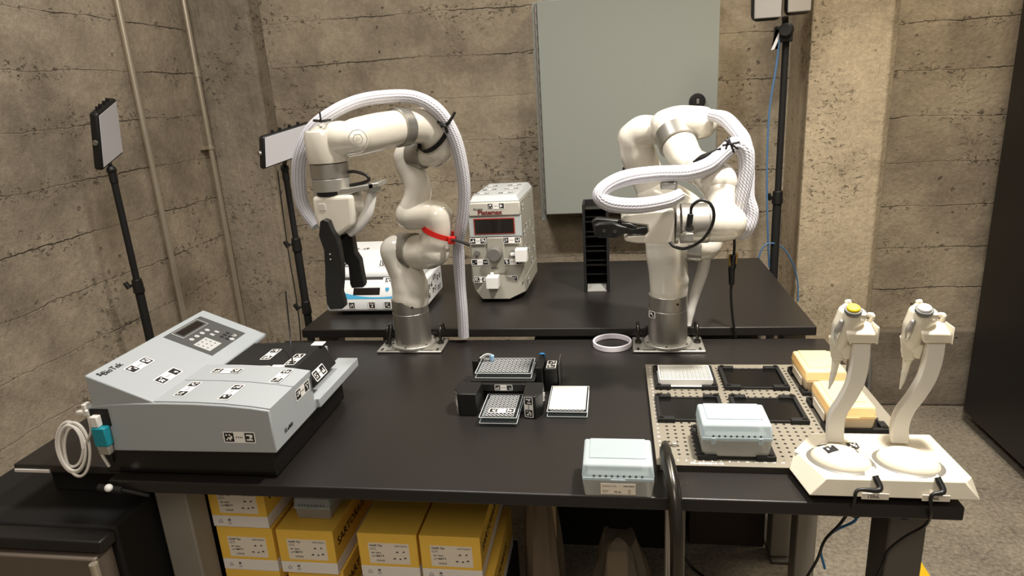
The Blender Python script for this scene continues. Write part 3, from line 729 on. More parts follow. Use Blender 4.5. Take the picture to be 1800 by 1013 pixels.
# sleeves
sleeve(t2, [(1197, 342, W2-.045, 11), (1170, 354, W2-.06, 13), (1120, 362, W2-.075, 14), (1075, 359, W2-.08, 14), (1054, 346, W2-.08, 13), (1066, 328, W2-.07, 13), (1100, 313, W2-.05, 14), (1150, 306, W2-.02, 14), (1205, 304, 1.43, 14.5), (1245, 292, 1.44, 15), (1272, 270, 1.45, 14), (1290, 256, 1.46, 15), (1308, 262, 1.46, 15), (1312, 290, 1.46, 14), (1307, 325, 1.46, 14), (1300, 360, 1.46, 13), (1296, 395, 1.47, 12)])
sleeve(t2, [(1250, 202, 1.60, 10), (1275, 210, 1.57, 13), (1295, 230, 1.53, 13), (1308, 252, 1.50, 13), (1313, 300, 1.49, 13), (1314, 345, 1.48, 12), (1319, 375, 1.48, 14), (1311, 400, 1.48, 16), (1298, 412, 1.49, 13)])
sleeve(t2, [(1240, 452, 1.70, 10), (1234, 480, 1.70, 10), (1222, 515, 1.70, 9.5), (1214, 545, 1.70, 8), (1210, 572, 1.70, 5)], m=M_pla)
mb = MB()
for a, b in (((1274, 246), (1297, 262)), ((1280, 241), (1290, 268)), ((1270, 256), (1300, 250)), ((1276, 262), (1282, 240))):
    mb.tube([W(a[0], a[1], 1.415), W((a[0]+b[0])/2, (a[1]+b[1])/2, 1.408), W(b[0], b[1], 1.415)], .0022, n=8)
mb.build('cable_tie', M_blackc, t2)
mb = MB().tube([W(1221, 287, 1.475), W(1235, 278, 1.465), W(1250, 272, 1.455), W(1268, 262, 1.44)], [.006, .008, .007, .004], n=12); mb.build('cable_tie', M_blkm, t2)
pc = MB().cyl(W(1212, 401, W2-.054), W(1212, 401, W2-.068), .0085, n=18).cyl(W(1211, 398, W2-.063), W(1214, 376, W2-.063), .006, n=14).build('cable_connector', M_blk, t2, bevel=.001)
MB().tube([W(1214, 378, W2-.063), W(1217, 362, W2-.065), W(1232, 352, W2-.07), W(1248, 358, W2-.072), W(1255, 376, W2-.07), W(1250, 400, W2-.066), W(1232, 424, W2-.06), W(1205, 437, W2-.05), W(1186, 434, W2-.045), W(1178, 427, W2-.035)], .0033, n=10).build('cable', M_blackc, pc)
MB().cyl(W(1204, 402, W2-.046), W(1204, 402, W2-.056), .006, n=14).build('connector_socket', M_alud, t2)
MB().tube([Vector((BX2-.062, BY+.035, T+.012)), Vector((BX2-.05, BY+.040, T+.04)), Vector((BX2-.03, BY+.042, T+.03))], .004, n=8).build('cable_loop', M_blackc, t2)

# small c-clamps holding down the robot base plates
def small_clamp(x, y, label):
    t = thing('clamp', (x, y, T+.0075), label, 'clamp', 'small clamps on the robot base plates')
    MB().cyl((x, y, T+.0076), (x, y, T+.014), .009, n=16).build('pad', M_dsteel, t)
    MB().tube([(x, y, T+.012), (x, y+.002, T+.040), (x, y+.014, T+.052), (x, y+.036, T+.050), (x, y+.043, T+.030)], .0045, n=10).build('frame', M_dsteel, t)
    return t
cl = small_clamp(BX-.076, BY+.002, 'small dark clamp on the left side of the left robot base plate')
again(cl, (BX+.076, BY+.002, T+.0075), 'small dark clamp on the right side of the left robot base plate')
again(cl, (BX2-.076, BY+.002, T+.0075), 'small clamp beside the white ring, on the right robot base plate')
again(cl, (BX2+.076, BY+.002, T+.0075), 'small clamp on the far right side of the right robot base plate')

# ------------------------------------------------------------------ instruments on the back table
Z2 = T+.03
# white instrument with blue band
t = thing('thermal_instrument', (-.73, 1.97, Z2), 'white tabletop instrument with blue curved stripe, behind the left gripper', 'instrument')
prof = [(1.862, .042), (1.862, .083), (1.885, .118), (1.898, .132), (2.10, .132), (2.10, .042)]
mb = MB(); mb.prism([(-.888, y, T+z) for y, z in prof], (.312, 0, 0)); mb.build('body', M_wdev, t, bevel=.008, seg=3)
prof = [(1.905, .134), (1.905, .150), (1.945, .192), (1.960, .212), (2.10, .212), (2.10, .134)]
mb = MB(); mb.prism([(-.872, y, T+z) for y, z in prof], (.282, 0, 0)); ld = mb.build('lid', M_wdev, t, bevel=.010, seg=3)
MB().box((-.872, 1.9035, T+.135), (-.590, 1.906, T+.141)).build('handle_groove', M_grayp, ld)
mb = MB()
for x in (-.84, -.63):
    for y in (1.90, 2.05): mb.cyl((x, y, Z2), (x, y, T+.044), .015)
mb.build('feet', M_blkm, t)
nf = Vector((0, -.035, .023)).normalized()
def fp(x, k, e=.0006):    # point on the sloped control strip, k 0..1 from bottom to top
    return Vector((x, 1.862+.023*k, T+.083+.035*k))+Vector((0, -.84, .55))*e
mb = MB(); mb.add([fp(-.80, .30, .0007), fp(-.715, .30, .0007), fp(-.715, .85, .0007), fp(-.80, .85, .0007)], [(0, 1, 2, 3)]); mb.build('display', M_lcd, t, smooth=0)
mb = MB(); pts = []
for i in range(13):
    x = -.835+i*.019; s2 = ((i-6)/6)**2; pts.append((x, s2))
for (xa, sa), (xb, sb) in zip(pts, pts[1:]):
    mb.add([fp(xa, 0, .0004), fp(xb, 0, .0004), fp(xb, .12+.40*sb, .0004), fp(xa, .12+.40*sa, .0004)], [(0, 1, 2, 3)])
mb.build('blue_band', M_blue, t, smooth=0)
mb = MB()
for x in (-.692, -.666): mb.add([fp(x-.006, .85), fp(x-.006, .65), fp(x, .5), fp(x+.006, .65), fp(x+.006, .85)], [(0, 1, 2, 3, 4)])
mb.build('buttons', M_blue, t, smooth=0)
for k, x in enumerate((-.805, -.74, -.69, -.64)): sticker(t, (x, 1.8614, T+.063), X1, Z1, .028, .022, 60+k, single_=True)
sticker(ld, (-.715, 1.930, T+.178), X1, Vector((0, .69, .72)), .030, .024, 66, single_=True)
sticker(ld, (-.83, 1.930, T+.176), X1, Vector((0, .69, .72)), .030, .024, 67, single_=True)
sticker(ld, (-.80, 1.985, T+.2125), X1, Y1, .055, .022, 68); sticker(ld, (-.71, 1.985, T+.2125), X1, Y1, .055, .022, 69); sticker(ld, (-.63, 2.02, T+.2125), X1, Y1, .055, .022, 70)
sticker(t, fp(-.692, 1.0)+Vector((0, .012, .012)), X1, Vector((0, .6, .8)), .034, .022, 71, single_=True)
for k, (y, z) in enumerate(((1.90, .112), (1.95, .098), (2.0, .112), (2.05, .100), (1.92, .070), (1.99, .075), (2.05, .065))):
    sticker(t, (-.5755, y, T+z), Y1, Z1, .046 if k % 2 else .040, .020, 72+k)
for k, (y, z) in enumerate(((1.99, .175), (2.05, .172))): sticker(ld, (-.5897, y, T+z), Y1, Z1, .046, .020, 80+k)

# tall grey sealer instrument
t = thing('plate_sealer', (-.36, 2.12, Z2), 'tall grey instrument with red-framed display and round knob on the back table', 'instrument')
xa, xb, ya, yb = -.449, -.286, 2.0, 2.28
mb = MB()
mb.frust([(-.418, 1.975, T+.040), (-.330, 1.973, T+.040), (xb+.004, 2.02, T+.052), (xb+.012, 2.27, T+.048), (xa-.004, 2.27, T+.048), (xa+.004, 2.01, T+.060)],
         [(-.400, 1.990, T+.115), (-.345, 1.990, T+.115), (xb+.004, 1.996, T+.10), (xb+.010, yb, T+.10), (xa-.004, yb, T+.10), (xa-.004, 1.996, T+.10)])
mb.build('chin', M_pm, t, bevel=.003)
mb = MB(); mb.frust([(xa-.003, ya-.004, T+.10), (xb+.004, ya-.004, T+.10), (xb+.010, yb, T+.10), (xa-.003, yb, T+.10)],
                    [(xa+.006, ya, T+.345), (xb, ya, T+.345), (xb+.008, yb, T+.345), (xa+.010, yb, T+.345)])
body = mb.build('body', M_pm, t, bevel=.004)
mb = MB(); mb.frust([(xa+.006, ya-.001, T+.345), (xb, ya-.001, T+.345), (xb+.008, yb, T+.345), (xa+.010, yb, T+.345)],
                    [(xa+.016, ya+.012, T+.364), (xb-.012, ya+.012, T+.364), (xb-.006, yb, T+.364), (xa+.022, yb, T+.364)])
top = mb.build('top_cover', M_pmtop, t, bevel=.003)
MB().box((xa+.003, ya-.010, T+.303), (xb+.002, ya+.006, T+.345)).build('name_panel', M_beige, t, bevel=.004)
sp = MB().box((xa+.002, ya-.006, T+.238), (xb+.003, ya, T+.302)).build('display_panel', M_pmtop, t, bevel=.001)
MB().box((xa+.018, ya-.008, T+.247), (xb-.018, ya-.005, T+.296)).build('red_frame', mat('red_frame', '#9c2f1c', .3), sp)
MB().box((xa+.021, ya-.009, T+.250), (xb-.021, ya-.007, T+.293)).build('display', M_lcd, sp)
MB().box((-.395, ya-.008, T+.118), (-.340, ya-.001, T+.236)).build('knob_rail', M_pm, t, bevel=.004)
kn = MB().cyl((-.370, ya-.008, T+.186), (-.370, ya-.035, T+.186), .024, .021, n=32).build('knob', M_knob, t, bevel=.002)
MB().cyl((-.428, ya-.002, T+.188), (-.428, ya-.012, T+.188), .009, n=20).build('button', M_knob, t, bevel=.001)
MB().cyl((-.310, ya-.002, T+.188), (-.310, ya-.014, T+.188), .010, n=20).build('button', M_knob, t, bevel=.001)
MB().box((xa+.002, ya-.0065, T+.088), (xb+.002, ya-.002, T+.149)).build('drawer_panel', M_pm, t, bevel=.002)
MB().box((-.386, ya-.010, T+.136), (-.364, ya-.004, T+.141)).build('drawer_slot', M_grayp, t)
MB().box((-.303, ya-.045, T+.165), (-.267, ya-.010, T+.203)).box((-.320, ya-.026, T+.180), (-.303, ya-.014, T+.188)).build('print_block', M_pla, t, bevel=.001)
MB().box((-.398, ya-.050, T+.082), (-.360, ya-.008, T+.118)).box((-.386, ya-.03, T+.118), (-.377, ya-.02, T+.128)).build('print_block', M_pla, t, bevel=.001)
mb = MB(); text_mb(mb, 'Axygen', .010, (-.414, ya-.0105, T+.326), X1, Z1, bold=.01); mb.m(1); text_mb(mb, 'Platemax', .0195, (-.378, ya-.0105, T+.3145), X1, Z1, bold=.035, stretch=1.05); mb.build('lettering', [M_stb, mat('dark_red_print', '#6d2420', .5)], t, smooth=0)
f = ya-.0075
for k, (x, z, ww) in enumerate(((-.422, .226, .052), (-.316, .226, .056), (-.420, .158, .055), (-.316, .157, .058), (-.422, .101, .045), (-.330, .103, .052))):
    sticker(t, (x, f, T+z), X1, Z1, ww, .020, 90+k)
sticker(t, (-.358, ya-.0105, T+.334), X1, Z1, .054, .019, 97)
rn = random.Random(3)
for k, (y, z) in enumerate(((2.045, .32), (2.20, .335), (2.10, .25), (2.17, .245), (2.05, .235), (2.23, .205), (2.12, .165), (2.23, .145), (2.05, .19), (2.07, .075), (2.17, .12))):
    sx = xb+.004-(z-.1)*.016+(y-2.0)/.28*.006+.0008
    sticker(t, (sx, y, T+z), Vector((.02, 1, 0)), Z1, .050, .019, 100+k)
for k, (x, y) in enumerate(((-.41, 2.05), (-.335, 2.05), (-.40, 2.13), (-.33, 2.14), (-.41, 2.21), (-.33, 2.22))):
    sticker(t, (x, y, T+.3645), Vector((1, .1*(k % 3), 0)), Y1, .050, .019, 120+k)
mb = MB()
for x in (-.42, -.31):
    for y in (2.04, 2.25): mb.cyl((x, y, Z2), (x, y, T+.05), .016)
mb.build('feet', M_blkm, t)

# plate stacker
t = thing('plate_stacker', (-.061, 2.13, Z2), 'tall narrow black plate stacker tower standing on the back table', 'rack')
xa, xb, ya, yb = -.101, -.020, 2.07, 2.17
MB().box((xa, ya, Z2+.0003), (xa+.008, yb, T+.315)).build('side_rail', M_blkm, t, bevel=.001)
MB().box((xb-.008, ya, Z2+.0003), (xb, yb, T+.315)).build('side_rail', M_blkm, t, bevel=.001)
MB().box((xa+.008, yb-.006, Z2+.0003), (xb-.008, yb, T+.315)).build('back_panel', M_blkm, t)
for k, z in enumerate((.085, .117, .131, .163, .177, .210, .224, .258, .272, .298)):
    MB().box((xa+.008, ya+.004 if k % 2 else ya+.012, T+z), (xb-.008, yb-.006, T+z+.0022)).build('shelf', M_dsteel if k % 2 else M_blk, t)
MB().box((xa+.009, ya+.003, Z2+.0005), (xb-.009, yb-.006, Z2+.003)).build('base_tray', mat('tray_grey', '#86847f', .5), t)
MB().prism([(xa+.010, ya+.006, Z2+.003), (xa+.010, ya+.030, Z2+.020), (xa+.010, ya+.033, Z2+.018), (xa+.010, ya+.012, Z2+.003)], (.060, 0, 0)).build('ramp', mat('tray_grey', '#86847f', .5), t)

# hanging usb cable between the tables
t = thing('usb_cable', W(1293, 592, 1.732), 'thin black cable with inline plug hanging behind the right robot', 'cable')
MB().tube([W(1290, 405, 1.60), W(1291, 430, 1.70), W(1290, 452, 1.725)], .0035, n=8).tube([W(1286, 495, 1.73), W(1285, 520, 1.73), W(1288, 560, 1.731), W(1293, 593, 1.732)], .0035, n=8).build('wire', M_blackc, t)
MB().cyl(W(1286, 470, 1.727), W(1286, 500, 1.73), .0085, .007, n=14).build('plug', M_blk, t, bevel=.001)
MB().cyl(W(1290, 448, 1.727), W(1287, 472, 1.727), .0105, .009, n=14).build('plug_shell', M_blkm, t, bevel=.001)
mb = MB().cyl(W(1282, 447, 1.715), W(1283, 468, 1.715), .002, n=8).cyl(W(1295, 444, 1.715), W(1294, 464, 1.715), .002, n=8); mb.build('thumb_screws', mat('brass', '#b08d3c', .3, metal=.8), t)

# ------------------------------------------------------------------ lights on stands
def panel_light(corners, joint, label, th=.028):
    """four corners (tl, tr, br, bl) of the diffuser side as world points"""
    A = [Vector(c) for c in corners]; c = sum(A, Vector())/4; u = (A[1]-A[0]).normalized(); v = (A[0]-A[3]).normalized(); n = u.cross(v).normalized()
    t = thing('panel_light', tuple((A[2]+A[3])/2), label, 'lamp', 'flat panel lights on stands')
    bk = -n*th
    mb = MB().frust([A[3]+bk, A[2]+bk, A[1]+bk, A[0]+bk], [A[3], A[2], A[1], A[0]]); mb.build('housing', M_blk, t, bevel=.008, seg=3)
    I = [p+(c-p)*.10+n*.0008 for p in A]; O = [p+(c-p)*.10-n*.002 for p in A]
    MB().frust([O[3], O[2], O[1], O[0]], [I[3], I[2], I[1], I[0]]).build('diffuser', M_diff, t, bevel=.0005)
    mb = MB()
    for k in (.25, .40, .60, .78): q = A[0]+(A[1]-A[0])*k+bk*.6; mb.cyl(q, q+v*.008, .005, n=12)
    mb.build('knobs', M_blkm, t)
    q = (A[0]+A[3])/2+bk*.5; MB().cyl(q, q-u*.007, .008, n=16).build('side_mount', M_alud, t)
    q = (A[2]+A[3])/2+bk*.6; MB().cyl(q+v*.004, Vector(joint)+Vector((0, 0, .012)), .007, n=12).build('bracket', M_blk, t)
    return t
a = [W(172, 200, 1.91), W(205, 172, 2.03), W(218, 270, 2.03), W(181, 301, 1.91)]
panel_light(a, (-1.59, 1.95, T+.50), 'upright rectangular panel light on the leftmost stand, near the left wall')
a = [W(461, 241, 2.00), W(546, 214, 2.135), W(548, 268, 2.135), W(463, 299, 2.00)]
panel_light(a, (-1.098, 2.14, T+.462), 'horizontal rectangular panel light behind the left robot arm')
def stand(x, y, ztop, collars, label, r=.0105, knobside=-1, low=0.0):
    t = thing('light_stand', (x, y, 0), label, 'stand', 'black light stands')
    zs = [T+c for c in collars]+[ztop]
    MB().cyl((x, y, .16), (x, y, zs[0]), r*1.35, n=20).build('pole', M_blkm, t)
    for a_, b_ in zip(zs, zs[1:]): MB().cyl((x, y, a_), (x, y, b_), r, n=20).build('pole', M_blkm, t)
    for c in zs[:-1]:
        k = MB().cyl((x, y, c-.035), (x, y, c+.012), r*1.75, r*1.5, n=20).build('collar', M_blk, t, bevel=.002)
        MB().cyl((x, y, c-.01), (x+knobside*.030, y-.01, c-.008), .004, n=10).cyl((x+knobside*.026, y-.01, c-.018), (x+knobside*.036, y-.012, c+.004), .008, n=10).build('knob', M_blk, k)
    MB().cyl((x, y, ztop-.03), (x, y, ztop+.012), r*1.2, n=16).ball((x, y, ztop+.010), r*1.45, 14, 8).build('head', M_blk, t)
    MB().cyl((x, y, .30), (x, y, .34), r*2.2, n=16).build('hub', M_blkm, t)
    for k in range(3):
        a_ = 2*PI*k/3+.5; e = Vector((x+.17*math.cos(a_), y+.17*math.sin(a_), .010))
        MB().cyl((x+.012*math.cos(a_), y+.012*math.sin(a_), .33), e, .008, n=10).build('leg', M_blkm, t)
    return t
q = W(193, 300, 1.95); stand(-1.59, 1.95, T+.490, (.125,), 'leftmost black light stand, in front of the left wall')
stand(-1.098, 2.14, T+.452, (.21, -.02), 'black light stand behind the left robot arm', r=.010)
st3 = stand(.592, 2.56, T+.80, (.245,), 'taller black light stand at the right, beside the concrete column', r=.0115)
# twin head softbox light
t = thing('twin_light', W(1378, 40, 2.52), 'twin-head grey light on the right stand, cut by the top of the photo', 'lamp')
for xx0, xx1, yb_ in ((1322, 1376, 38), (1381, 1428, 27)):
    a = W(xx0, yb_, 2.50 if xx0 < 1350 else 2.47); b = W(xx1, yb_-4, 2.46 if xx0 < 1350 else 2.53)
    h = MB().frust([a+Vector((0, .045, 0)), b+Vector((0, .045, 0)), b+Vector((.0, .045, .2)), a+Vector((-.004, .045, .2))][::1], [a, b, b+Vector((.0, 0, .2)), a+Vector((-.004, 0, .2))]).build('lamp_head', M_blk, t, bevel=.020, seg=4)
    c = (a+b)/2+Vector((0, 0, .1))
    A = [a+Vector((.006, -.004, .007)), b+Vector((-.006, -.004, .007)), b+Vector((-.006, -.004, .193)), a+Vector((.002, -.004, .193))]
    MB().frust([p+Vector((0, .008, 0)) for p in A], A).build('diffuser', mat('grey_diffuser', '#aaa59d', .4), h, bevel=.016, seg=4)
MB().cyl(W(1381, 62, 2.54), W(1380, 30, 2.52), .011, n=14).build('bracket', M_blk, t)
MB().cyl(W(1381, 52, 2.50), W(1384, 53, 2.58), .022, n=24).box(tuple(W(1362, 75, 2.53)), tuple(W(1395, 44, 2.53)+Vector((0, .03, 0)))).build('tilt_knob', M_blk, t, bevel=.003)
# blue cable and tag on the right stand
t = thing('network_cable', W(1403, 525, 2.60), 'blue network cable with white paper tag on the right light stand', 'cable')
MB().tube([W(1370, 70, 2.53), W(1364, 120, 2.53), W(1353, 190, 2.53), W(1349, 260, 2.53), W(1348, 340, 2.53), W(1350, 420, 2.54), W(1352, 470, 2.56)], .0035, n=8).tube([W(1333, 462, 2.54), W(1338, 440, 2.54), (W(1352, 428, 2.54)), W(1374, 434, 2.56), W(1392, 460, 2.58), W(1402, 495, 2.6), W(1403, 530, 2.6)], .003, n=8).build('wire', M_bluec, t)
mb = MB().add([W(1363, 52, 2.528), W(1371, 52, 2.528), W(1367, 86, 2.528), W(1355, 88, 2.528)], [(3, 2, 1, 0)]); mb.prism([W(1363, 52, 2.528), W(1371, 52, 2.528), W(1367, 86, 2.528), W(1355, 88, 2.528)], (0, .0006, 0)); mb.build('paper_tag', M_stw, t, smooth=0)
# thin lamp cables at left
mb = MB().tube([W(488, 301, 2.13), W(498, 380, 2.12), W(508, 450, 2.10), W(520, 520, 2.08), W(527, 575, 2.06), W(530, 640, 2.02)], .0022, n=8); single(mb, 'lamp_cable', M_blackc, 'thin black cable dropping from the panel light behind the left robot', 'cable', 'thin black cables at left')
mb = MB().tube([W(502, 512, 1.30), W(507, 560, 1.29), W(511, 600, 1.27), W(514, 637, 1.205)], .0017, n=8); mb.ball(W(515, 640, 1.20), .003); single(mb, 'antenna_wire', M_blackc, 'thin black wire rising from the black cover of the plate reader', 'wire')

# ------------------------------------------------------------------ ring
mb = MB(); c = Vector((-.0125, 1.683, T+.0005)); n = 48
prof = [(.0465, 0), (.0515, 0), (.0515, .014), (.0465, .014)]
vs = [c+Vector((r*math.cos(2*PI*k/n), r*math.sin(2*PI*k/n), z)) for r, z in prof for k in range(n)]
mb.add(vs, [(((i+1) % 4)*n+k, i*n+k, i*n+(k+1) % n, ((i+1) % 4)*n+(k+1) % n) for i in range(4) for k in range(n)])
single(mb, 'ring', mat('ring_white', '#e6e0e6', .5), 'white plastic ring lying left of the right robot base', 'ring', org=c, bevel=.001)

# ------------------------------------------------------------------ breadboard with nests
def bb_mat():
    m = M_bb.copy(); nt = m.node_tree; N = nt.nodes; L = nt.links; b = N['Principled BSDF']
    tc = N.new('ShaderNodeTexCoord'); sp = N.new('ShaderNodeSeparateXYZ'); L.new(tc.outputs['Object'], sp.inputs[0])
    def mth(op, a, c=None):
        n = N.new('ShaderNodeMath'); n.operation = op
        for i, q in enumerate((a, c)):
            if q is None: continue
            if isinstance(q, (int, float)): n.inputs[i].default_value = q
            else: L.new(q, n.inputs[i])
        return n.outputs[0]
    fx = mth('SUBTRACT', mth('FRACT', mth('DIVIDE', mth('ADD', sp.outputs[0], 3.0), .015)), .5)
    fy = mth('SUBTRACT', mth('FRACT', mth('DIVIDE', mth('ADD', sp.outputs[1], 3.0), .015)), .5)
    d = mth('SQRT', mth('ADD', mth('MULTIPLY', fx, fx), mth('MULTIPLY', fy, fy)))
    hole = mth('LESS_THAN', d, .19)
    inx = mth('LESS_THAN', mth('ABSOLUTE', sp.outputs[0]), .211); iny = mth('MULTIPLY', mth('GREATER_THAN', sp.outputs[1], -.201), mth('LESS_THAN', sp.outputs[1], .215))
    hole = mth('MULTIPLY', hole, mth('MULTIPLY', inx, iny)); up = mth('GREATER_THAN', sp.outputs[2], .0125)
    hole = mth('MULTIPLY', hole, up)
    mx = N.new('ShaderNodeMix'); mx.data_type = 'RGBA'; L.new(hole, mx.inputs[0]); mx.inputs[6].default_value = srgb('#918a7c'); mx.inputs[7].default_value = srgb('#15130f')
    m2 = N.new('ShaderNodeMix'); m2.data_type = 'RGBA'; L.new(up, m2.inputs[0]); m2.inputs[6].default_value = srgb('#3b3630'); L.new(mx.outputs[2], m2.inputs[7])
    L.new(m2.outputs[2], b.inputs['Base Color']); mt = mth('MULTIPLY', mth('SUBTRACT', 1.0, hole), .35); L.new(mt, b.inputs['Metallic'])
    return m
bx0, by0 = .067, 1.075
t = thing('breadboard', (bx0+.23, by0+.225, T), 'grey perforated metal baseplate holding plate nests on the workbench', 'board')
o = MB().box((bx0, by0, T+.0005), (bx0+.46, by0+.45, T+.013)).build('plate', bb_mat(), t)
mb = MB()
for k in range(2, 29): text_mb(mb, str(k), .0062, (bx0+.005+.015*k+.003, by0+.0155, T+.013), X1, Y1, lift=.0003, bold=.03)
text_mb(mb, 'PR-45045015-15', .0085, (bx0+.088, by0+.0075, T+.013), X1, Y1, lift=.0003, bold=.03)
for k, ch in enumerate('ABCDEFGHJKLMNPQRSTUVWXYZ'): text_mb(mb, ch, .0062, (bx0+.010, by0+.43-.0165*k, T+.013), X1, Y1, lift=.0003, bold=.03)
mb.build('lettering', M_stw, t, smooth=0)
single(MB().cyl((.103, 1.143, T+.0133), (.103, 1.143, T+.020), .0058, n=20), 'thumb_screw', M_alupale, 'small silver screw head on the front left of the perforated baseplate', 'screw', bevel=.001)
NZ = T+.0132
def nest(cx, cy, label, rz=0):
    t = thing('plate_nest', (cx, cy, NZ), label, 'plate holder', 'black plate nests on the perforated baseplate')
    a, b = .0675, .0575
    mb = MB(); mb.box((cx-a+.004, cy-b+.006, NZ), (cx+a-.004, cy+b-.006, NZ+.003)); mb.build('base', M_blkg, t)
    mb = MB()
    for sx in (-1, 1):
        mb.box((min(cx+sx*a, cx+sx*(a-.008)), cy-b+.012, NZ), (max(cx+sx*a, cx+sx*(a-.008)), cy+b-.012, NZ+.009))
        for sy in (-1, 1):
            x0_, x1_ = sorted((cx+sx*a, cx+sx*(a-.034))); y0_, y1_ = sorted((cy+sy*b, cy+sy*(b-.013)))
            mb.box((x0_, y0_, NZ), (x1_, y1_, NZ+.0095))
    for sy in (-1, 1):
        y0_, y1_ = sorted((cy+sy*(b-.005), cy+sy*(b-.010))); mb.box((cx-a+.03, y0_, NZ), (cx+a-.03, y1_, NZ+.005))
    mb.build('frame', M_blkm, t, bevel=.0012)
    for sx in (-1, 1):
        for sy in (-1, 1):
            x_, y_ = cx+sx*(a-.008), cy+sy*(b-.007)
            MB().cyl((x_, y_, NZ+.0096), (x_, y_, NZ+.012), .0048, n=16).cyl((x_, y_, NZ+.012), (x_, y_, NZ+.0125), .0022, n=8).build('screw', M_blk, t)
    return t
n1 = nest(.150, 1.440, 'black plate nest holding the white 96-well plate')
again(n1, (.300, 1.440, NZ), 'empty black plate nest right of the white well plate')
again(n1, (.146, 1.288, NZ), 'empty black plate nest in front of the white well plate')
again(n1, (.300, 1.288, NZ), 'empty black plate nest at right, behind the frosted tip box on the board')
again(n1, (.2075, 1.150, NZ), 'black plate nest under the frosted tip box on the board')
again(n1, (.444, 1.425, NZ), 'black plate nest under the farther yellow tip box', PI/2)
again(n1, (.444, 1.268, NZ), 'black plate nest under the nearer yellow tip box', PI/2)

def wellplate(cx, cy, z, mbody, mwell, label, w=.1276, d=.0854, h=.0142, M=None, cat='well plate', nx=12, ny=8, solid=True, group=None):
    t = thing('well_plate', (cx, cy, z), label, cat, group)
    mb = MB(M)
    mb.box((cx-w/2, cy-d/2, z), (cx+w/2, cy+d/2, z+.003)); mb.box((cx-w/2+.002, cy-d/2+.002, z+.003), (cx+w/2-.002, cy+d/2-.002, z+h*.30))
    mb.build('skirt', mbody, t, bevel=.0008)
    mb = MB(M); px_ = (w-.014)/nx; py_ = (d-.012)/ny; zt = z+h; z0_ = z+h*.30
    n = 12
    for i in range(nx):
        for j in range(ny):
            x_ = cx-w/2+.007+px_*(i+.5); y_ = cy-d/2+.006+py_*(j+.5); ro, ri = px_*.49, px_*(.34 if mbody is M_clear else .38)
            vs = [(x_+r*math.cos(2*PI*k/n), y_+r*math.sin(2*PI*k/n), zz_) for r, zz_ in ((ro, z0_), (ro, zt), (ri, zt), (ri, z0_+.0003)) for k in range(n)]
            for q in range(3):
                mb.m(0 if q == 1 else 1); mb.add(vs, [(q*n+k, q*n+(k+1) % n, (q+1)*n+(k+1) % n, (q+1)*n+k) for k in range(n)])
    mb.m(0)
    fr = .0035
    mb.m(1 if mbody is M_clear else 0)
    for a_, b_ in (((cx-w/2+.002, cy-d/2+.002), (cx+w/2-.002, cy-d/2+.002+fr)), ((cx-w/2+.002, cy+d/2-.002-fr), (cx+w/2-.002, cy+d/2-.002)), ((cx-w/2+.002, cy-d/2+.002+fr), (cx-w/2+.002+fr, cy+d/2-.002-fr)), ((cx+w/2-.002-fr, cy-d/2+.002+fr), (cx+w/2-.002, cy+d/2-.002-fr))):
        mb.box((a_[0], a_[1], z0_), (b_[0], b_[1], zt))
    if mbody is M_clear:
        mb.m(0)
        for a_, b_ in (((cx-w/2, cy-d/2), (cx+w/2, cy-d/2+.0012)), ((cx-w/2, cy+d/2-.0012), (cx+w/2, cy+d/2)), ((cx-w/2, cy-d/2), (cx-w/2+.0012, cy+d/2)), ((cx+w/2-.0012, cy-d/2), (cx+w/2, cy+d/2))):
            for zq in (z+.0022, zt-.0008): mb.box((a_[0], a_[1], zq), (b_[0], b_[1], zq+.0009))
    mb.build('wells', [mwell, mbody], t, smooth=30)
    return t
wellplate(.150, 1.431, NZ+.0032, M_tipw, M_tipw, 'white 96-well plate in the back left nest of the perforated baseplate', w=.119, d=.083, h=.018)

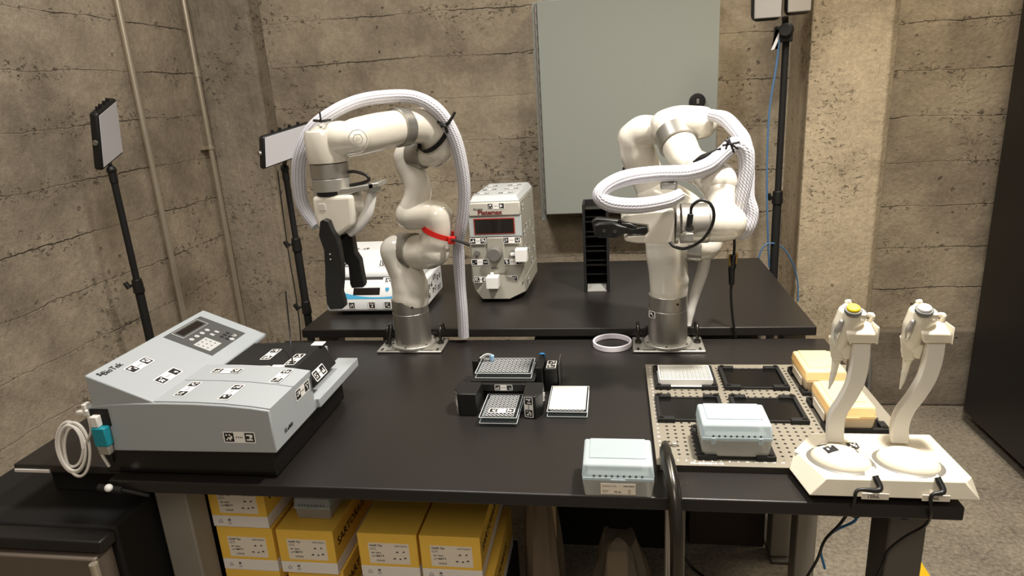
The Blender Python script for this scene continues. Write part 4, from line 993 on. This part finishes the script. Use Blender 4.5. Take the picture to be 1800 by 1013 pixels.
# tip boxes
def tipbox(cx, cy, z, w, d, h, mb_, ml_, label, latches=True, lbl=False, group='frosted tip boxes', rz=0, amber=False):
    t = thing('tip_box', (cx, cy, z), label, 'tip box', group)
    hb = h*.58
    R_ = lambda mb: mb
    mb = MB(); a, b = w/2, d/2; e = .004
    mb.frust([(cx-a+e, cy-b+e, z+.0003), (cx+a-e, cy-b+e, z+.0003), (cx+a-e, cy+b-e, z+.0003), (cx-a+e, cy+b-e, z+.0003)], [(cx-a, cy-b, z+hb), (cx+a, cy-b, z+hb), (cx+a, cy+b, z+hb), (cx-a, cy+b, z+hb)])
    body = mb.build('body', mb_, t, bevel=.004, seg=3)
    mb = MB(); mb.box((cx-a+.008, cy-b+.008, z+hb-.010), (cx+a-.008, cy+b-.008, z+hb+.004)); 
    rk = mb.build('tip_rack', M_ybox if amber else M_tipw, t, bevel=.002)
    mb = MB(); z1 = z+hb+.0006; z2 = z+h
    mb.frust([(cx-a-.0005, cy-b-.0005, z1), (cx+a+.0005, cy-b-.0005, z1), (cx+a+.0005, cy+b+.0005, z1), (cx-a-.0005, cy+b+.0005, z1)], [(cx-a+.002, cy-b+.003, z2), (cx+a-.002, cy-b+.003, z2), (cx+a-.002, cy+b-.003, z2), (cx-a+.002, cy+b-.003, z2)])
    lid = mb.build('lid', ml_, t, bevel=.004, seg=3)
    mb = MB(); mb.box((cx-a+.012, cy-b+.022, z2), (cx+a-.012, cy+b-.006, z2+.0022)); mb.build('lid_panel', ml_, lid, bevel=.0015)
    mb = MB(); mb.box((cx-a+.001, cy-b-.0018, z1-.0015), (cx+a-.001, cy-b-.0004, z1+.003)); mb.build('lid_rim', ml_, lid)
    if latches:
        for sx in (-1, 1): MB().box((cx+sx*w*.33-.0035, cy-b-.003, z1-.010), (cx+sx*w*.33+.0035, cy-b-.0006, z1+.003)).build('latch', ml_, lid, bevel=.0008)
    else: MB().box((cx-.012, cy-b-.003, z1-.003), (cx+.012, cy-b-.0006, z1+.001)).build('latch', ml_, lid, bevel=.0008)
    mb = MB()
    for k in range(9): mb.cyl((cx-w*.33+w*.66*k/8, cy-b-.0002, z1+.006), (cx-w*.33+w*.66*k/8, cy-b-.0006, z1+.006), .0022, n=8)
    if not amber: mb.build('tip_marks', M_grayp, t)
    if lbl:
        l = MB().box((cx-.029, cy-b-.0002+.001, z+.009), (cx+.029, cy-b+.0030, z+.029)); l.v = [p+Vector((0, -.0022, 0)) for p in l.v]
        lo = l.build('label', M_lab, t)
        mb = MB(); yf = cy-b-.0014
        text_mb(mb, 'SafetySpace Tips', .0035, (cx-.026, yf, z+.025), X1, Z1, 'LEFT'); text_mb(mb, 'SARTORIUS', .0035, (cx+.027, yf, z+.025), X1, Z1, 'RIGHT', bold=.02)
        text_mb(mb, '10 uL', .0055, (cx-.001, yf, z+.014), X1, Z1, bold=.02); text_mb(mb, 'Sterilized\nfiltered', .0028, (cx-.026, yf, z+.015), X1, Z1, 'LEFT'); text_mb(mb, 'REF\nLOT\nEXP', .0028, (cx+.016, yf, z+.015), X1, Z1, 'LEFT')
        mb.build('label_print', M_stb, lo, smooth=0)
    return t
tipbox(.2065, 1.139, NZ+.0032, .122, .088, .066, M_tipbody, M_tiplid, 'closed frosted tip box standing on the perforated baseplate')
tipbox(-.002, 1.033, T, .120, .092, .063, M_tipbody, M_tiplid, 'frosted tip box with a 10 uL label at the front edge of the workbench', latches=False, lbl=True)
yb1 = tipbox(.433, 1.262, NZ+.0032, .084, .120, .050, M_ybody, M_ylid, 'yellow tip box nearer to the pipette stand', group='yellow tip boxes', latches=False, amber=True)
c = again(yb1, (.433, 1.424, NZ+.0032), 'yellow tip box farther back, at the rear right of the perforated baseplate')
for root, q in ((yb1, 1.262), (c, 1.424)):
    mbb = MB().box((.433-.0438, q-.035, NZ+.011), (.433-.0415, q+.035, NZ+.028)); mbb.build('label', M_lab, root)

# ------------------------------------------------------------------ plate station
t = thing('plate_station', (-.25, 1.36, T), 'black holder with marker stickers carrying clear plates, mid workbench', 'holder')
MB().box((-.330, 1.290, T+.0005), (-.175, 1.455, T+.005)).build('base', M_blkm, t, bevel=.001)
lb = MB().prism([(-.352, 1.300, T+.0005), (-.338, 1.272, T+.0005), (-.300, 1.272, T+.0005), (-.296, 1.335, T+.0005), (-.350, 1.335, T+.0005)], (0, 0, .052)).build('left_block', M_blk, t, bevel=.002)
rb_ = MB().prism([(-.200, 1.335, T+.0005), (-.198, 1.268, T+.0005), (-.172, 1.262, T+.0005), (-.158, 1.285, T+.0005), (-.160, 1.335, T+.0005)], (0, 0, .052)).build('right_block', M_blk, t, bevel=.002)
MB().box((-.325, 1.43, T+.005), (-.182, 1.455, T+.050)).build('rear_wall', M_blkm, t, bevel=.001)
MB().box((-.337, 1.42, T+.0005), (-.323, 1.47, T+.066)).build('post', M_blk, t, bevel=.001)
MB().box((-.184, 1.385, T+.0005), (-.168, 1.47, T+.064)).build('post', M_blk, t, bevel=.001)
MB().box((-.325, 1.335, T+.030), (-.182, 1.345, T+.047)).build('shelf', M_blk, t, bevel=.001)
MB().box((-.292, 1.345, T+.005), (-.205, 1.352, T+.024)).build('plate_stop', M_blk, t, bevel=.001)
sticker(lb, (-.3455, 1.2845, T+.026), Vector((0, 0, 1)), Vector((-.447, .894, 0)).cross(Vector((0, 0, 1))).cross(Vector((0, 0, 1))).normalized()*-1 if False else Vector((-.447, .894, 0)), .050, .018, 130)
sticker(rb_, (-.186, 1.2648, T+.027), Z1, Vector((-1, .23, 0)), .048, .020, 131)
sticker(t, (-.250, 1.3345, T+.039), X1, Z1, .040, .014, 132)
sticker(t, (-.247, 1.349, T+.0245), X1, Y1, .050, .010, 133)
sticker(rb_, (-.1585, 1.31, T+.03), Vector((0, .9, -.4)), Vector((0, .4, .9)), .045, .018, 134)
pz = T+.0675
MB().box((-.325, 1.345, T+.047), (-.182, 1.430, T+.050)).build('deck', M_blkm, t)
wellplate(-.2535, 1.398, T+.0503, M_clear, M_rim, 'clear 96-well plate on top of the black holder', w=.1276, d=.088)
wellplate(-.247, 1.283, T+.0053, M_clear, M_rim, 'clear well plate with a marker sticker leaning out of the black holder', w=.080, d=.112, nx=8, ny=12, h=.016)
pl_ = [o for o in bpy.data.objects if o.name.startswith('well_plate') and o.type == 'EMPTY'][-1]
sticker(pl_, (-.243, 1.258, T+.0215), X1, Y1, .055, .020, 135)
lp = wellplate(-.1065, 1.333, T+.0005, M_clear, M_rim, 'clear well plate under white film, lying right of the black holder', w=.0854, d=.1276, nx=8, ny=12, h=.0142)
mb = MB().box((-.146, 1.280, T+.0148), (-.068, 1.394, T+.0158)); mb.build('sealing_film', mat('film_white', '#cbc9c2', .45, bump=.8, bscale=120), lp, bevel=.0004)
# little block with blue clip
t = thing('sensor_block', (-.150, 1.43, T), 'small black block with blue clip and sticker behind the film-covered plate', 'block')
bl = MB().box((-.166, 1.405, T+.0005), (-.136, 1.460, T+.052)).build('block', M_blk, t, bevel=.001)
MB().box((-.160, 1.50, T+.0), (-.16, 1.50, T+.0)) if False else None
MB().tube([(-.171, 1.462, T+.050), (-.171, 1.462, T+.066), (-.180, 1.455, T+.070)], .004, n=8, sx=.5).build('blue_clip', mat('clip_blue', '#2f86c8', .4), bl)
sticker(bl, (-.151, 1.432, T+.0525), Y1, Vector((-1, 0, 0)), .045, .022, 136)
MB().box((-.134, 1.415, T+.0005), (-.132, 1.475, T+.060)).build('side_plate', M_grayp, t)
t = thing('sample_tube', (-.296, 1.440, T+.066), 'tiny blue tube with white ribbon cap on the clear plate', 'tube')
MB().cyl((-.290, 1.425, T+.0655), (-.290, 1.425, T+.078), .005, .006, n=14).build('tube', mat('pale_blue', '#8fb4d8', .3), t)
MB().tube([(-.290, 1.425, T+.079), (-.303, 1.424, T+.080), (-.316, 1.420, T+.072)], .006, n=10, sx=.35).build('cap_strip', M_pla, t)

# ------------------------------------------------------------------ pipette stand
ZS = T+.0135
t = thing('pipette_stand', (.43, 1.08, ZS), 'white two-armed charging stand with curved arms at the right front', 'stand')
bot = [(.303, .992), (.556, .992), (.560, 1.010), (.552, 1.150), (.340, 1.150), (.290, 1.070)]
topp = [(.328, .997), (.533, .997), (.548, 1.012), (.543, 1.146), (.345, 1.146), (.300, 1.082)]
mb = MB(); mb.frust([(x, y, ZS) for x, y in bot], [(x, y, ZS+.030) for x, y in topp]); bs = mb.build('base', M_cream, t, bevel=.002)
mb = MB(); mb.cyl((.306, 1.077, ZS+.0302), (.306, 1.077, ZS+.0306), .006, n=16); mb.build('recess', mat('recess_grey', '#bdb9ae', .5), bs)
for k, (ex, px_, apts) in enumerate(((0, 1478, [(1468, 776), (1469, 750), (1474, 728), (1490, 703), (1504, 675), (1512, 640), (1515, 603)]), (1, 1592, [(1582, 778), (1583, 750), (1592, 725), (1612, 698), (1630, 668), (1641, 635), (1646, 603)]))):
    c = WZ((1478, 1597)[k], (802, 806)[k], .052)
    R_ = Matrix.Rotation(math.radians(-28), 3, 'Z')
    pad = MB().ball(Vector((c.x, c.y, ZS+.030)), .047, 32, 14, (1.0, .80, .46), R_)
    pd = pad.build('pad', M_cream, t)
    pad = MB().ball(Vector((c.x, c.y, ZS+.029)),   .053, 32, 12, (1.03, .84, .11), R_).build('pad_rim', mat('rim_grey', '#6f6b63', .4), pd)
    if k == 0:
        cz = Vector((c.x, c.y, ZS+.030)); Ri = R_.inverted()
        for pair, sd in ((((1443, 779), (1460, 795)), 140), (((1499, 779), (1513, 800)), 141)):
            A_, B_ = [WZ(a, b, .058 if sd == 140 else .052) for a, b in pair]; uu = (B_-A_); uu.z = 0; uu.normalize(); vv = Vector((-uu.y, uu.x, 0))
            so = sticker(pd, (A_+B_)/2, uu, vv, (B_-A_).length+.022, .023, sd, back=False)
            ro = root_loc(pd); z0_ = ((A_+B_)/2).z
            for v_ in so.data.vertices:
                p = v_.co+ro; q_ = Ri @ (p-cz); k_ = p.z-z0_
                d2 = max(0.02, 1-(q_.x/.047)**2-(q_.y/(.047*.80))**2); v_.co.z = cz.z+.047*.46*math.sqrt(d2)+.0004+k_*1.2-ro.z
    # front socket, cable strain relief, label
    sx_ = (.401, .490)[k]
    MB().frust([(sx_-.010, .990, ZS+.004), (sx_+.010, .990, ZS+.004), (sx_+.010, 1.01, ZS+.004), (sx_-.010, 1.01, ZS+.004)], [(sx_-.011, 1.0, ZS+.030), (sx_+.011, 1.0, ZS+.030), (sx_+.011, 1.03, ZS+.034), (sx_-.011, 1.03, ZS+.034)]).build('socket', M_cream, t, bevel=.002)
    lo = MB().box((sx_-.020, .9885, ZS-.001), (sx_+.020, .9905, ZS+.0095)).build('label', M_lab, t)
    mb = MB(); text_mb(mb, ('120uL', '10uL')[k], .0075, (sx_-.003, .9885, ZS+.0042), X1, Z1, bold=.02); mb.build('label_print', M_stb, lo, smooth=0)
    # arm: a curved strap
    pts = [W(a, b, 1.105+.0*i) for i, (a, b) in enumerate(apts)]
    mb = MB(); n = len(pts); Q = []
    src = []
    for i in range(n-1):
        p0 = pts[i-1] if i else pts[0]*2-pts[1]; p3 = pts[i+2] if i+2 < n else pts[-1]*2-pts[-2]
        for q in range(6):
            tt = q/6; src.append(.5*((2*pts[i])+(pts[i+1]-p0)*tt+(2*p0-5*pts[i]+4*pts[i+1]-p3)*tt**2+(-p0+3*pts[i]-3*pts[i+1]+p3)*tt**3))
    src.append(pts[-1]); vs = []; hw = .0145
    for i, p in enumerate(src):
        f_ = i/len(src); dY = .035*math.sin(f_*PI*.5)
        for dx, dy in ((-hw, 0), (-hw+.002, -.003), (hw-.002, -.003), (hw, 0), (hw-.003, .016), (-hw+.003, .016)): vs.append(p+Vector((dx, dy, 0)))
    fs = [(i*6+j, i*6+(j+1) % 6, i*6+6+(j+1) % 6, i*6+6+j) for i in range(len(src)-1) for j in range(6)]
    fs += [(5, 4, 3, 2, 1, 0), tuple((len(src)-1)*6+j for j in range(6))]
    mb.add(vs, fs); arm = mb.build('arm', mat('arm_white', '#dcd7cb', .4), t, smooth=50)
    # head bracket
    hx = (0, 132)[k]
    A = [W(a+hx, b, 1.095) for a, b in ((1491, 604), (1543, 605), (1546, 587), (1488, 586))]
    mb = MB().frust([A[0], A[1], A[1]+Vector((.002, .030, .006)), A[0]+Vector((.004, .030, .006))], [A[3], A[2], A[2]+Vector((.0, .040, .012)), A[3]+Vector((.006, .040, .012))]); mb.build('arm_head', M_cream, arm, bevel=.003)
    MB().box(tuple(W(1541+hx, 606, 1.09)), tuple(W(1547+hx, 576, 1.09)+Vector((0, .03, 0)))).build('head_lip', M_cream, arm, bevel=.001)
def pipette(hx, mbtn, label):
    Yp = 1.132
    t = thing('pipette', W(1500+hx, 600, Yp), label, 'pipette', 'electronic pipettes on the charging stand')
    p, r = P([(1504+hx, 543, Yp-.012, 20), (1497+hx, 554, Yp-.010, 24), (1486+hx, 572, Yp-.010, 21), (1478+hx, 592, Yp-.006, 17), (1473+hx, 612, Yp, 13), (1471+hx, 628, Yp, 10)])
    mb = MB().tube(p, r, n=24, sub=6); mb.build('body', M_cream, t, smooth=50)
    p, r = P([(1480+hx, 566, Yp-.024, 5), (1474+hx, 580, Yp-.022, 6.5), (1470+hx, 594, Yp-.018, 4)]); MB().tube(p, r, n=14, sub=5, caps='round').build('display_window', M_alupale, t)
    mb = MB(); mb.frust([W(1462+hx, 634, Yp-.012), W(1482+hx, 634, Yp-.012), W(1486+hx, 632, Yp+.014), W(1462+hx, 632, Yp+.014)], [W(1456+hx, 590, Yp-.008), W(1478+hx, 604, Yp-.014), W(1484+hx, 600, Yp+.014), W(1458+hx, 588, Yp+.014)]); mb.build('ejector', M_cream, t, bevel=.002)
    mb = MB(); mb.frust([W(1478+hx, 628, Yp-.010), W(1492+hx, 632, Yp-.010), W(1492+hx, 632, Yp+.012), W(1478+hx, 628, Yp+.012)], [W(1474+hx, 606, Yp-.016), W(1500+hx, 606, Yp-.016), W(1500+hx, 606, Yp+.016), W(1474+hx, 606, Yp+.016)]); mb.build('grip', mat('grip_white', '#e3ddc9', .4), t, bevel=.002)
    p, r = P([(1471+hx, 630, Yp, 8), (1468+hx, 642, Yp, 6), (1466+hx, 654, Yp, 5)]); MB().tube(p, r, n=16, sub=4).build('nozzle', mat('grip_white', '#e3ddc9', .4), t)
    p, r = P([(1466+hx, 652, Yp, 5.4), (1462+hx, 668, Yp, 4.2), (1457+hx, 684, Yp, 1.6)]); MB().tube(p, r, n=16, sub=4).build('tip', mat('tip_white', '#d9d5c8', .4), t)
    b = W(1500+hx, 545, Yp-.026); ax = Vector((-.05, -.35, .93)).normalized()
    MB().cyl(b-ax*.004, b+ax*.002, .0135, n=28).build('button_collar', M_grayp, t, bevel=.001)
    MB().cyl(b+ax*.002, b+ax*.0065, .0105, .0095, n=28).build('button', mbtn, t, bevel=.001)
    MB().cyl(W(1492+hx, 538, Yp), W(1490+hx, 528, Yp), .006, .005, n=14).build('finger_hook', M_cream, t, bevel=.001)
    MB().tube([W(1530+hx, 566, Yp-.005), W(1534+hx, 555, Yp-.005), W(1526+hx, 553, Yp)], .004, n=10).build('latch', M_cream, t)
    return t
pipette(0, M_yb, 'white electronic pipette with a yellow button, on the left arm of the stand')
pipette(125, M_pla, 'white electronic pipette with a white button, on the right arm of the stand')
def cable(pts, r, m, label, nm='power_cable', group=None, extra=None):
    mb = MB().tube(pts, r, n=10, sub=8)
    if extra: extra(mb)
    return single(mb, nm, m, label, 'cable', group)
cable([(.401, .998, ZS+.036), (.404, .984, ZS+.020), W(1508, 862, .980), W(1500, 885, .985), W(1478, 920, 1.05), W(1450, 950, 1.10), W(1436, 985, 1.12), W(1415, 1020, 1.12)], [.005, .0045, .0028, .0026, .0026, .0026, .0026, .0026], M_blackc, 'black cable running down from the left pipette charger', group='black charger cables')
cable([(.492, .998, ZS+.036), (.496, .984, ZS+.020), W(1637, 872, .980), W(1636, 905, .985), W(1625, 925, 1.03), W(1590, 945, 1.06), W(1562, 968, 1.08), W(1553, 990, 1.08), W(1540, 1020, 1.07)], [.005, .0045, .0028, .0026, .0026, .0026, .0026, .0026, .0026], M_blackc, 'black cable running down from the right pipette charger', group='black charger cables')
cable([W(1508, 905, 1.30), W(1500, 918, 1.30), W(1470, 932, 1.35), W(1450, 950, 1.40), W(1443, 970, 1.45), W(1450, 1000, 1.45)], .003, mat('bright_blue_cable', '#3a86c4', .45), 'blue cable below the right end of the workbench', 'network_cable')
mb = MB().tube([W(1449, 945, 1.40), W(1457, 960, 1.40), W(1461, 972, 1.40)], .006, n=10)

# ------------------------------------------------------------------ c-clamp at the front edge
t = thing('c_clamp', (.08, .98, T), 'large black steel C-clamp gripping the front edge of the workbench', 'clamp')
MB().tube([(.083, 1.092, T+.040), (.081, 1.050, T+.052), (.083, 1.010, T+.050), (.088, .965, T+.025), (.091, .945, T-.03), (.092, .945, T-.10), (.092, .955, T-.19), (.090, 1.0, T-.225), (.088, 1.05, T-.225)], [.011, .013, .015, .0155, .0155, .0155, .0155, .015, .013], n=14, sub=8, sx=.75, up=(1, 0, 0)).build('frame', M_dsteel, t)
MB().cyl((.083, 1.092, T+.0132), (.083, 1.092, T+.042), .008, n=16).box((.072, 1.045, T+.020), (.080, 1.085, T+.045)).build('jaw', M_alud, t, bevel=.001)
MB().cyl((.085, 1.05, T-.26), (.085, 1.05, T-.036), .0055, n=14).cyl((.085, 1.05, T-.036), (.085, 1.05, T-.0263), .012, n=18).build('screw', M_alud, t)
MB().cyl((.045, 1.05, T-.255), (.125, 1.05, T-.255), .0035, n=10).build('handle', M_dsteel, t)

# ------------------------------------------------------------------ cartons below the bench
def carton(x0, y0, z0, w, h, d, label):
    t = thing('carton', (x0+w/2, y0+d/2, z0), label, 'carton', 'yellow and white cartons under the workbench')
    hw = h*.26; e = .0006
    bd = MB().m(1).box((x0, y0, z0+e), (x0+w, y0+d, z0+hw)).m(0).box((x0, y0, z0+hw), (x0+w, y0+d, z0+h-e)).build('box', [M_yel, M_cwh], t, bevel=.0012)
    lx0, lx1, lz0, lz1 = x0+w*.17, x0+w*.86, z0+h*.33, z0+h*.79
    lab = MB().box((lx0, y0-.0006, lz0), (lx1, y0+.001, lz1)).build('label', M_lab, t)
    mb = MB(); yf = y0-.0006; lw = lx1-lx0
    text_mb(mb, 'Optifit Tips', .0062, (lx0+.003, yf, lz1-.006), X1, Z1, 'LEFT', bold=.02); text_mb(mb, 'SARTORIUS', .0055, (lx1-.003, yf, lz1-.006), X1, Z1, 'RIGHT')
    text_mb(mb, '10 ul Refill\nSingle Tray', .0032, (lx0+.003, yf, lz1-.014), X1, Z1, 'LEFT')
    text_mb(mb, 'REF  790010\n\nLOT  2204', .0042, (lx0+.006, yf, lz1-.029), X1, Z1, 'LEFT', bold=.02)
    for i in range(14):
        for zz_ in (.40, .16): 
            if i % 3 != 1: mb.add([(lx0+lw*.17+i*.0014, yf-.0004, lz0+(lz1-lz0)*zz_-.003), (lx0+lw*.17+i*.0014+.0008, yf-.0004, lz0+(lz1-lz0)*zz_-.003), (lx0+lw*.17+i*.0014+.0008, yf-.0004, lz0+(lz1-lz0)*zz_+.0015), (lx0+lw*.17+i*.0014, yf-.0004, lz0+(lz1-lz0)*zz_+.0015)], [(0, 1, 2, 3)])
    for a, b, c_ in ((.70, .58, .004), (.86, .60, .003), (.62, .26, .004), (.76, .25, .003), (.88, .30, .004)):
        mb.add([(lx0+lw*a-c_, yf-.0004, lz0+(lz1-lz0)*b-.0012), (lx0+lw*a+c_, yf-.0004, lz0+(lz1-lz0)*b-.0012), (lx0+lw*a+c_*.3, yf-.0004, lz0+(lz1-lz0)*b+.003)], [(0, 1, 2)])
    mb.build('label_print', M_stb, lab, smooth=0)
    mb = MB(); c_ = Vector((x0+w*.15, y0-.0006, z0+hw*.5)); r = .007       # recycling triangle and a small mark
    for i in range(3):
        a0 = PI/2+2*PI*i/3; a1 = PI/2+2*PI*(i+1)/3; p = Vector((math.cos(a0), 0, math.sin(a0))); q = Vector((math.cos(a1), 0, math.sin(a1)))
        pa_, qa_ = p+(q-p)*.08, p+(q-p)*.86; mb.add([c_+pa_*r, c_+qa_*r, c_+qa_*r*.72, c_+pa_*r*.72], [(3, 2, 1, 0), (0, 1, 2, 3)][:1])
    x_ = x0+w*.31
    for a, b, cc, d_ in ((-.004, -.006, .004, -.005), (-.004, -.002, .004, -.001), (-.003, .002, .003, .007)): mb.add([(x_+a, y0-.0006, c_.z+b), (x_+cc, y0-.0006, c_.z+b), (x_+cc, y0-.0006, c_.z+d_), (x_+a, y0-.0006, c_.z+d_)], [(0, 1, 2, 3)])
    mb.build('print_marks', M_grayp, t, smooth=0)
    mb = MB(); text_mb(mb, 'SARTORIUS', .027, (x0+w+.0004, y0+d*.36, z0+hw+(h-hw)*.5), Y1, Z1, bold=.01, stretch=1.15); mb.build('side_lettering', M_stb, t, smooth=0)
    return t
cw, chh, cdp, cy0 = .131, .112, .27, 1.15
zr = T-.327
k1 = carton(-.882, cy0, zr, cw, chh, cdp, 'yellow and white carton at the far left, second layer of the stack')
def c_at(x, z, label, y=cy0): return again(k1, (x+cw/2, y+cdp/2, z), label)
c_at(-.742, zr, 'yellow carton under the small frosted box, second from the left')
c_at(-.556, zr, 'yellow carton third from the left, right of the dark gap')
c_at(-.419, zr, 'rightmost yellow carton of the upper layer, its side lettering visible')
c_at(-.886, zr+chh+.0003, 'topmost yellow carton at the far left, just below the bench top')
c_at(-.882, zr-chh, 'carton at the bottom left, under the second layer')
c_at(-.738, zr-chh, 'carton at the bottom, right of the bottom left carton', cy0+.012)
c_at(-.556, zr-chh, 'carton at the bottom, below the third carton from the left')
c_at(-.400, zr-chh, 'carton at the bottom right of the stack, sticking out to the right')
single(MB().box((-.90, cy0-.02, .0), (-.26, cy0+cdp+.02, zr-chh)), 'crate', M_blkm, 'low black crate carrying the yellow cartons', 'crate', bevel=.004)
tipbox(-.668, 1.235, zr+chh, .085, .10, .055, M_tipbody, M_tiplid, 'small frosted box on top of a yellow carton under the bench', latches=False)

# bags and dark boxes below
def bag(c, sx, sy, h, seed, label, inner=None):
    rnd = random.Random(seed); c = Vector(c); n, m = 28, 14; vs = []; ph = [rnd.uniform(0, 6.3) for _ in range(8)]
    t = thing('plastic_bag', c, label, 'bag', 'plastic bags under the bench')
    for j in range(m+1):
        f_ = j/m; r = (1-(.66 if seed == 9 else .45)*f_**1.5)*(.75+.25*math.sin(min(1, f_*6)*PI/2))
        for k in range(n):
            a = 2*PI*k/n; q = r*(1+.07*math.sin(5*a+ph[0]+4*f_)+.05*math.sin(9*a+ph[1]-7*f_)+.03*math.sin(14*a+ph[2]+9*f_))
            vs.append(c+Vector((sx*q*math.cos(a)+.02*f_*math.sin(ph[3]), sy*q*math.sin(a), .002+h*f_*(1+.05*math.sin(3*a+ph[4])))))
    fs = [(j*n+k, j*n+(k+1) % n, (j+1)*n+(k+1) % n, (j+1)*n+k) for j in range(m) for k in range(n)]+[tuple(range(n-1, -1, -1)), tuple(range(m*n, m*n+n))]
    MB().add(vs, fs).build('film', M_bag, t, smooth=30)
    if inner:
        (x0, y0, z0), (x1, y1, z1) = inner[:2]; MB().box((x0, y0, z0), (x1, y1, z1)).build('contents', inner[2], t, bevel=.003)
    return t
q = W(955, 950, 1.30)
bag((q.x, 1.33, 0), .055, .06, T-.16, 5, 'clear plastic bag around brown cardboard, right of the yellow cartons', ((q.x-.035, 1.31, .05), (q.x+.030, 1.36, T-.20), M_tan))
q = W(1100, 1000, 1.35)
bag((q.x, 1.38, 0), .105, .08, T-.375, 9, 'crumpled clear bag with a white label, beside the C-clamp', ((q.x-.045, 1.36, .05), (q.x+.005, 1.40, T-.40), M_cwh))
single(MB().box((-.28, 1.83, 0), (.17, 2.30, .60)), 'dark_box', M_blkm, 'large plain black box below the back table', 'box', bevel=.004)  # plain black block filling the black area below the back table
single(MB().box((.215, 1.86, 0), (.445, 2.25, .62)), 'dark_box', M_brown, 'dark brown box under the right side of the back table', 'box', bevel=.003)
single(MB().cyl((.185, 1.79, 0), (.185, 1.79, T-.001), .0125, n=20), 'support_post', mat('post_pale', '#a49c90', .45), 'pale round post under the tables, right of the C-clamp', 'post')

# clamp on the right edge of the bench, glides and loose cables
t = thing('c_clamp', (.535, 1.46, T), 'pale bent clamp on the right edge of the workbench, behind the left pipette arm', 'clamp')
MB().tube([(.508, 1.46, T+.016), (.510, 1.46, T+.066), (.524, 1.46, T+.080), (.546, 1.46, T+.066), (.552, 1.46, T+.0), (.551, 1.46, T-.06), (.530, 1.46, T-.075)], .0055, n=12, sub=6).build('frame', M_alud, t)
MB().cyl((.508, 1.46, T+.0132), (.508, 1.46, T+.020), .009, n=16).build('pad', M_dsteel, t)
MB().cyl((.521, 1.46, T-.10), (.521, 1.46, T-.027), .004, n=12).build('screw', M_dsteel, t)
for x, y in ((.385, 1.02), (.46, 1.02)): MB().cyl((x, y, T-.040), (x, y, T-.0255), .008, n=14).build('bolt', M_blk, tf)
cable([(.19, 1.76, .03), (.215, 1.74, .006), (.25, 1.70, .005), (.30, 1.66, .005), (.34, 1.60, .005), (.33, 1.5, .005)], .004, M_blackc, 'black cables lying on the floor beside the pale support post', 'floor_cable')
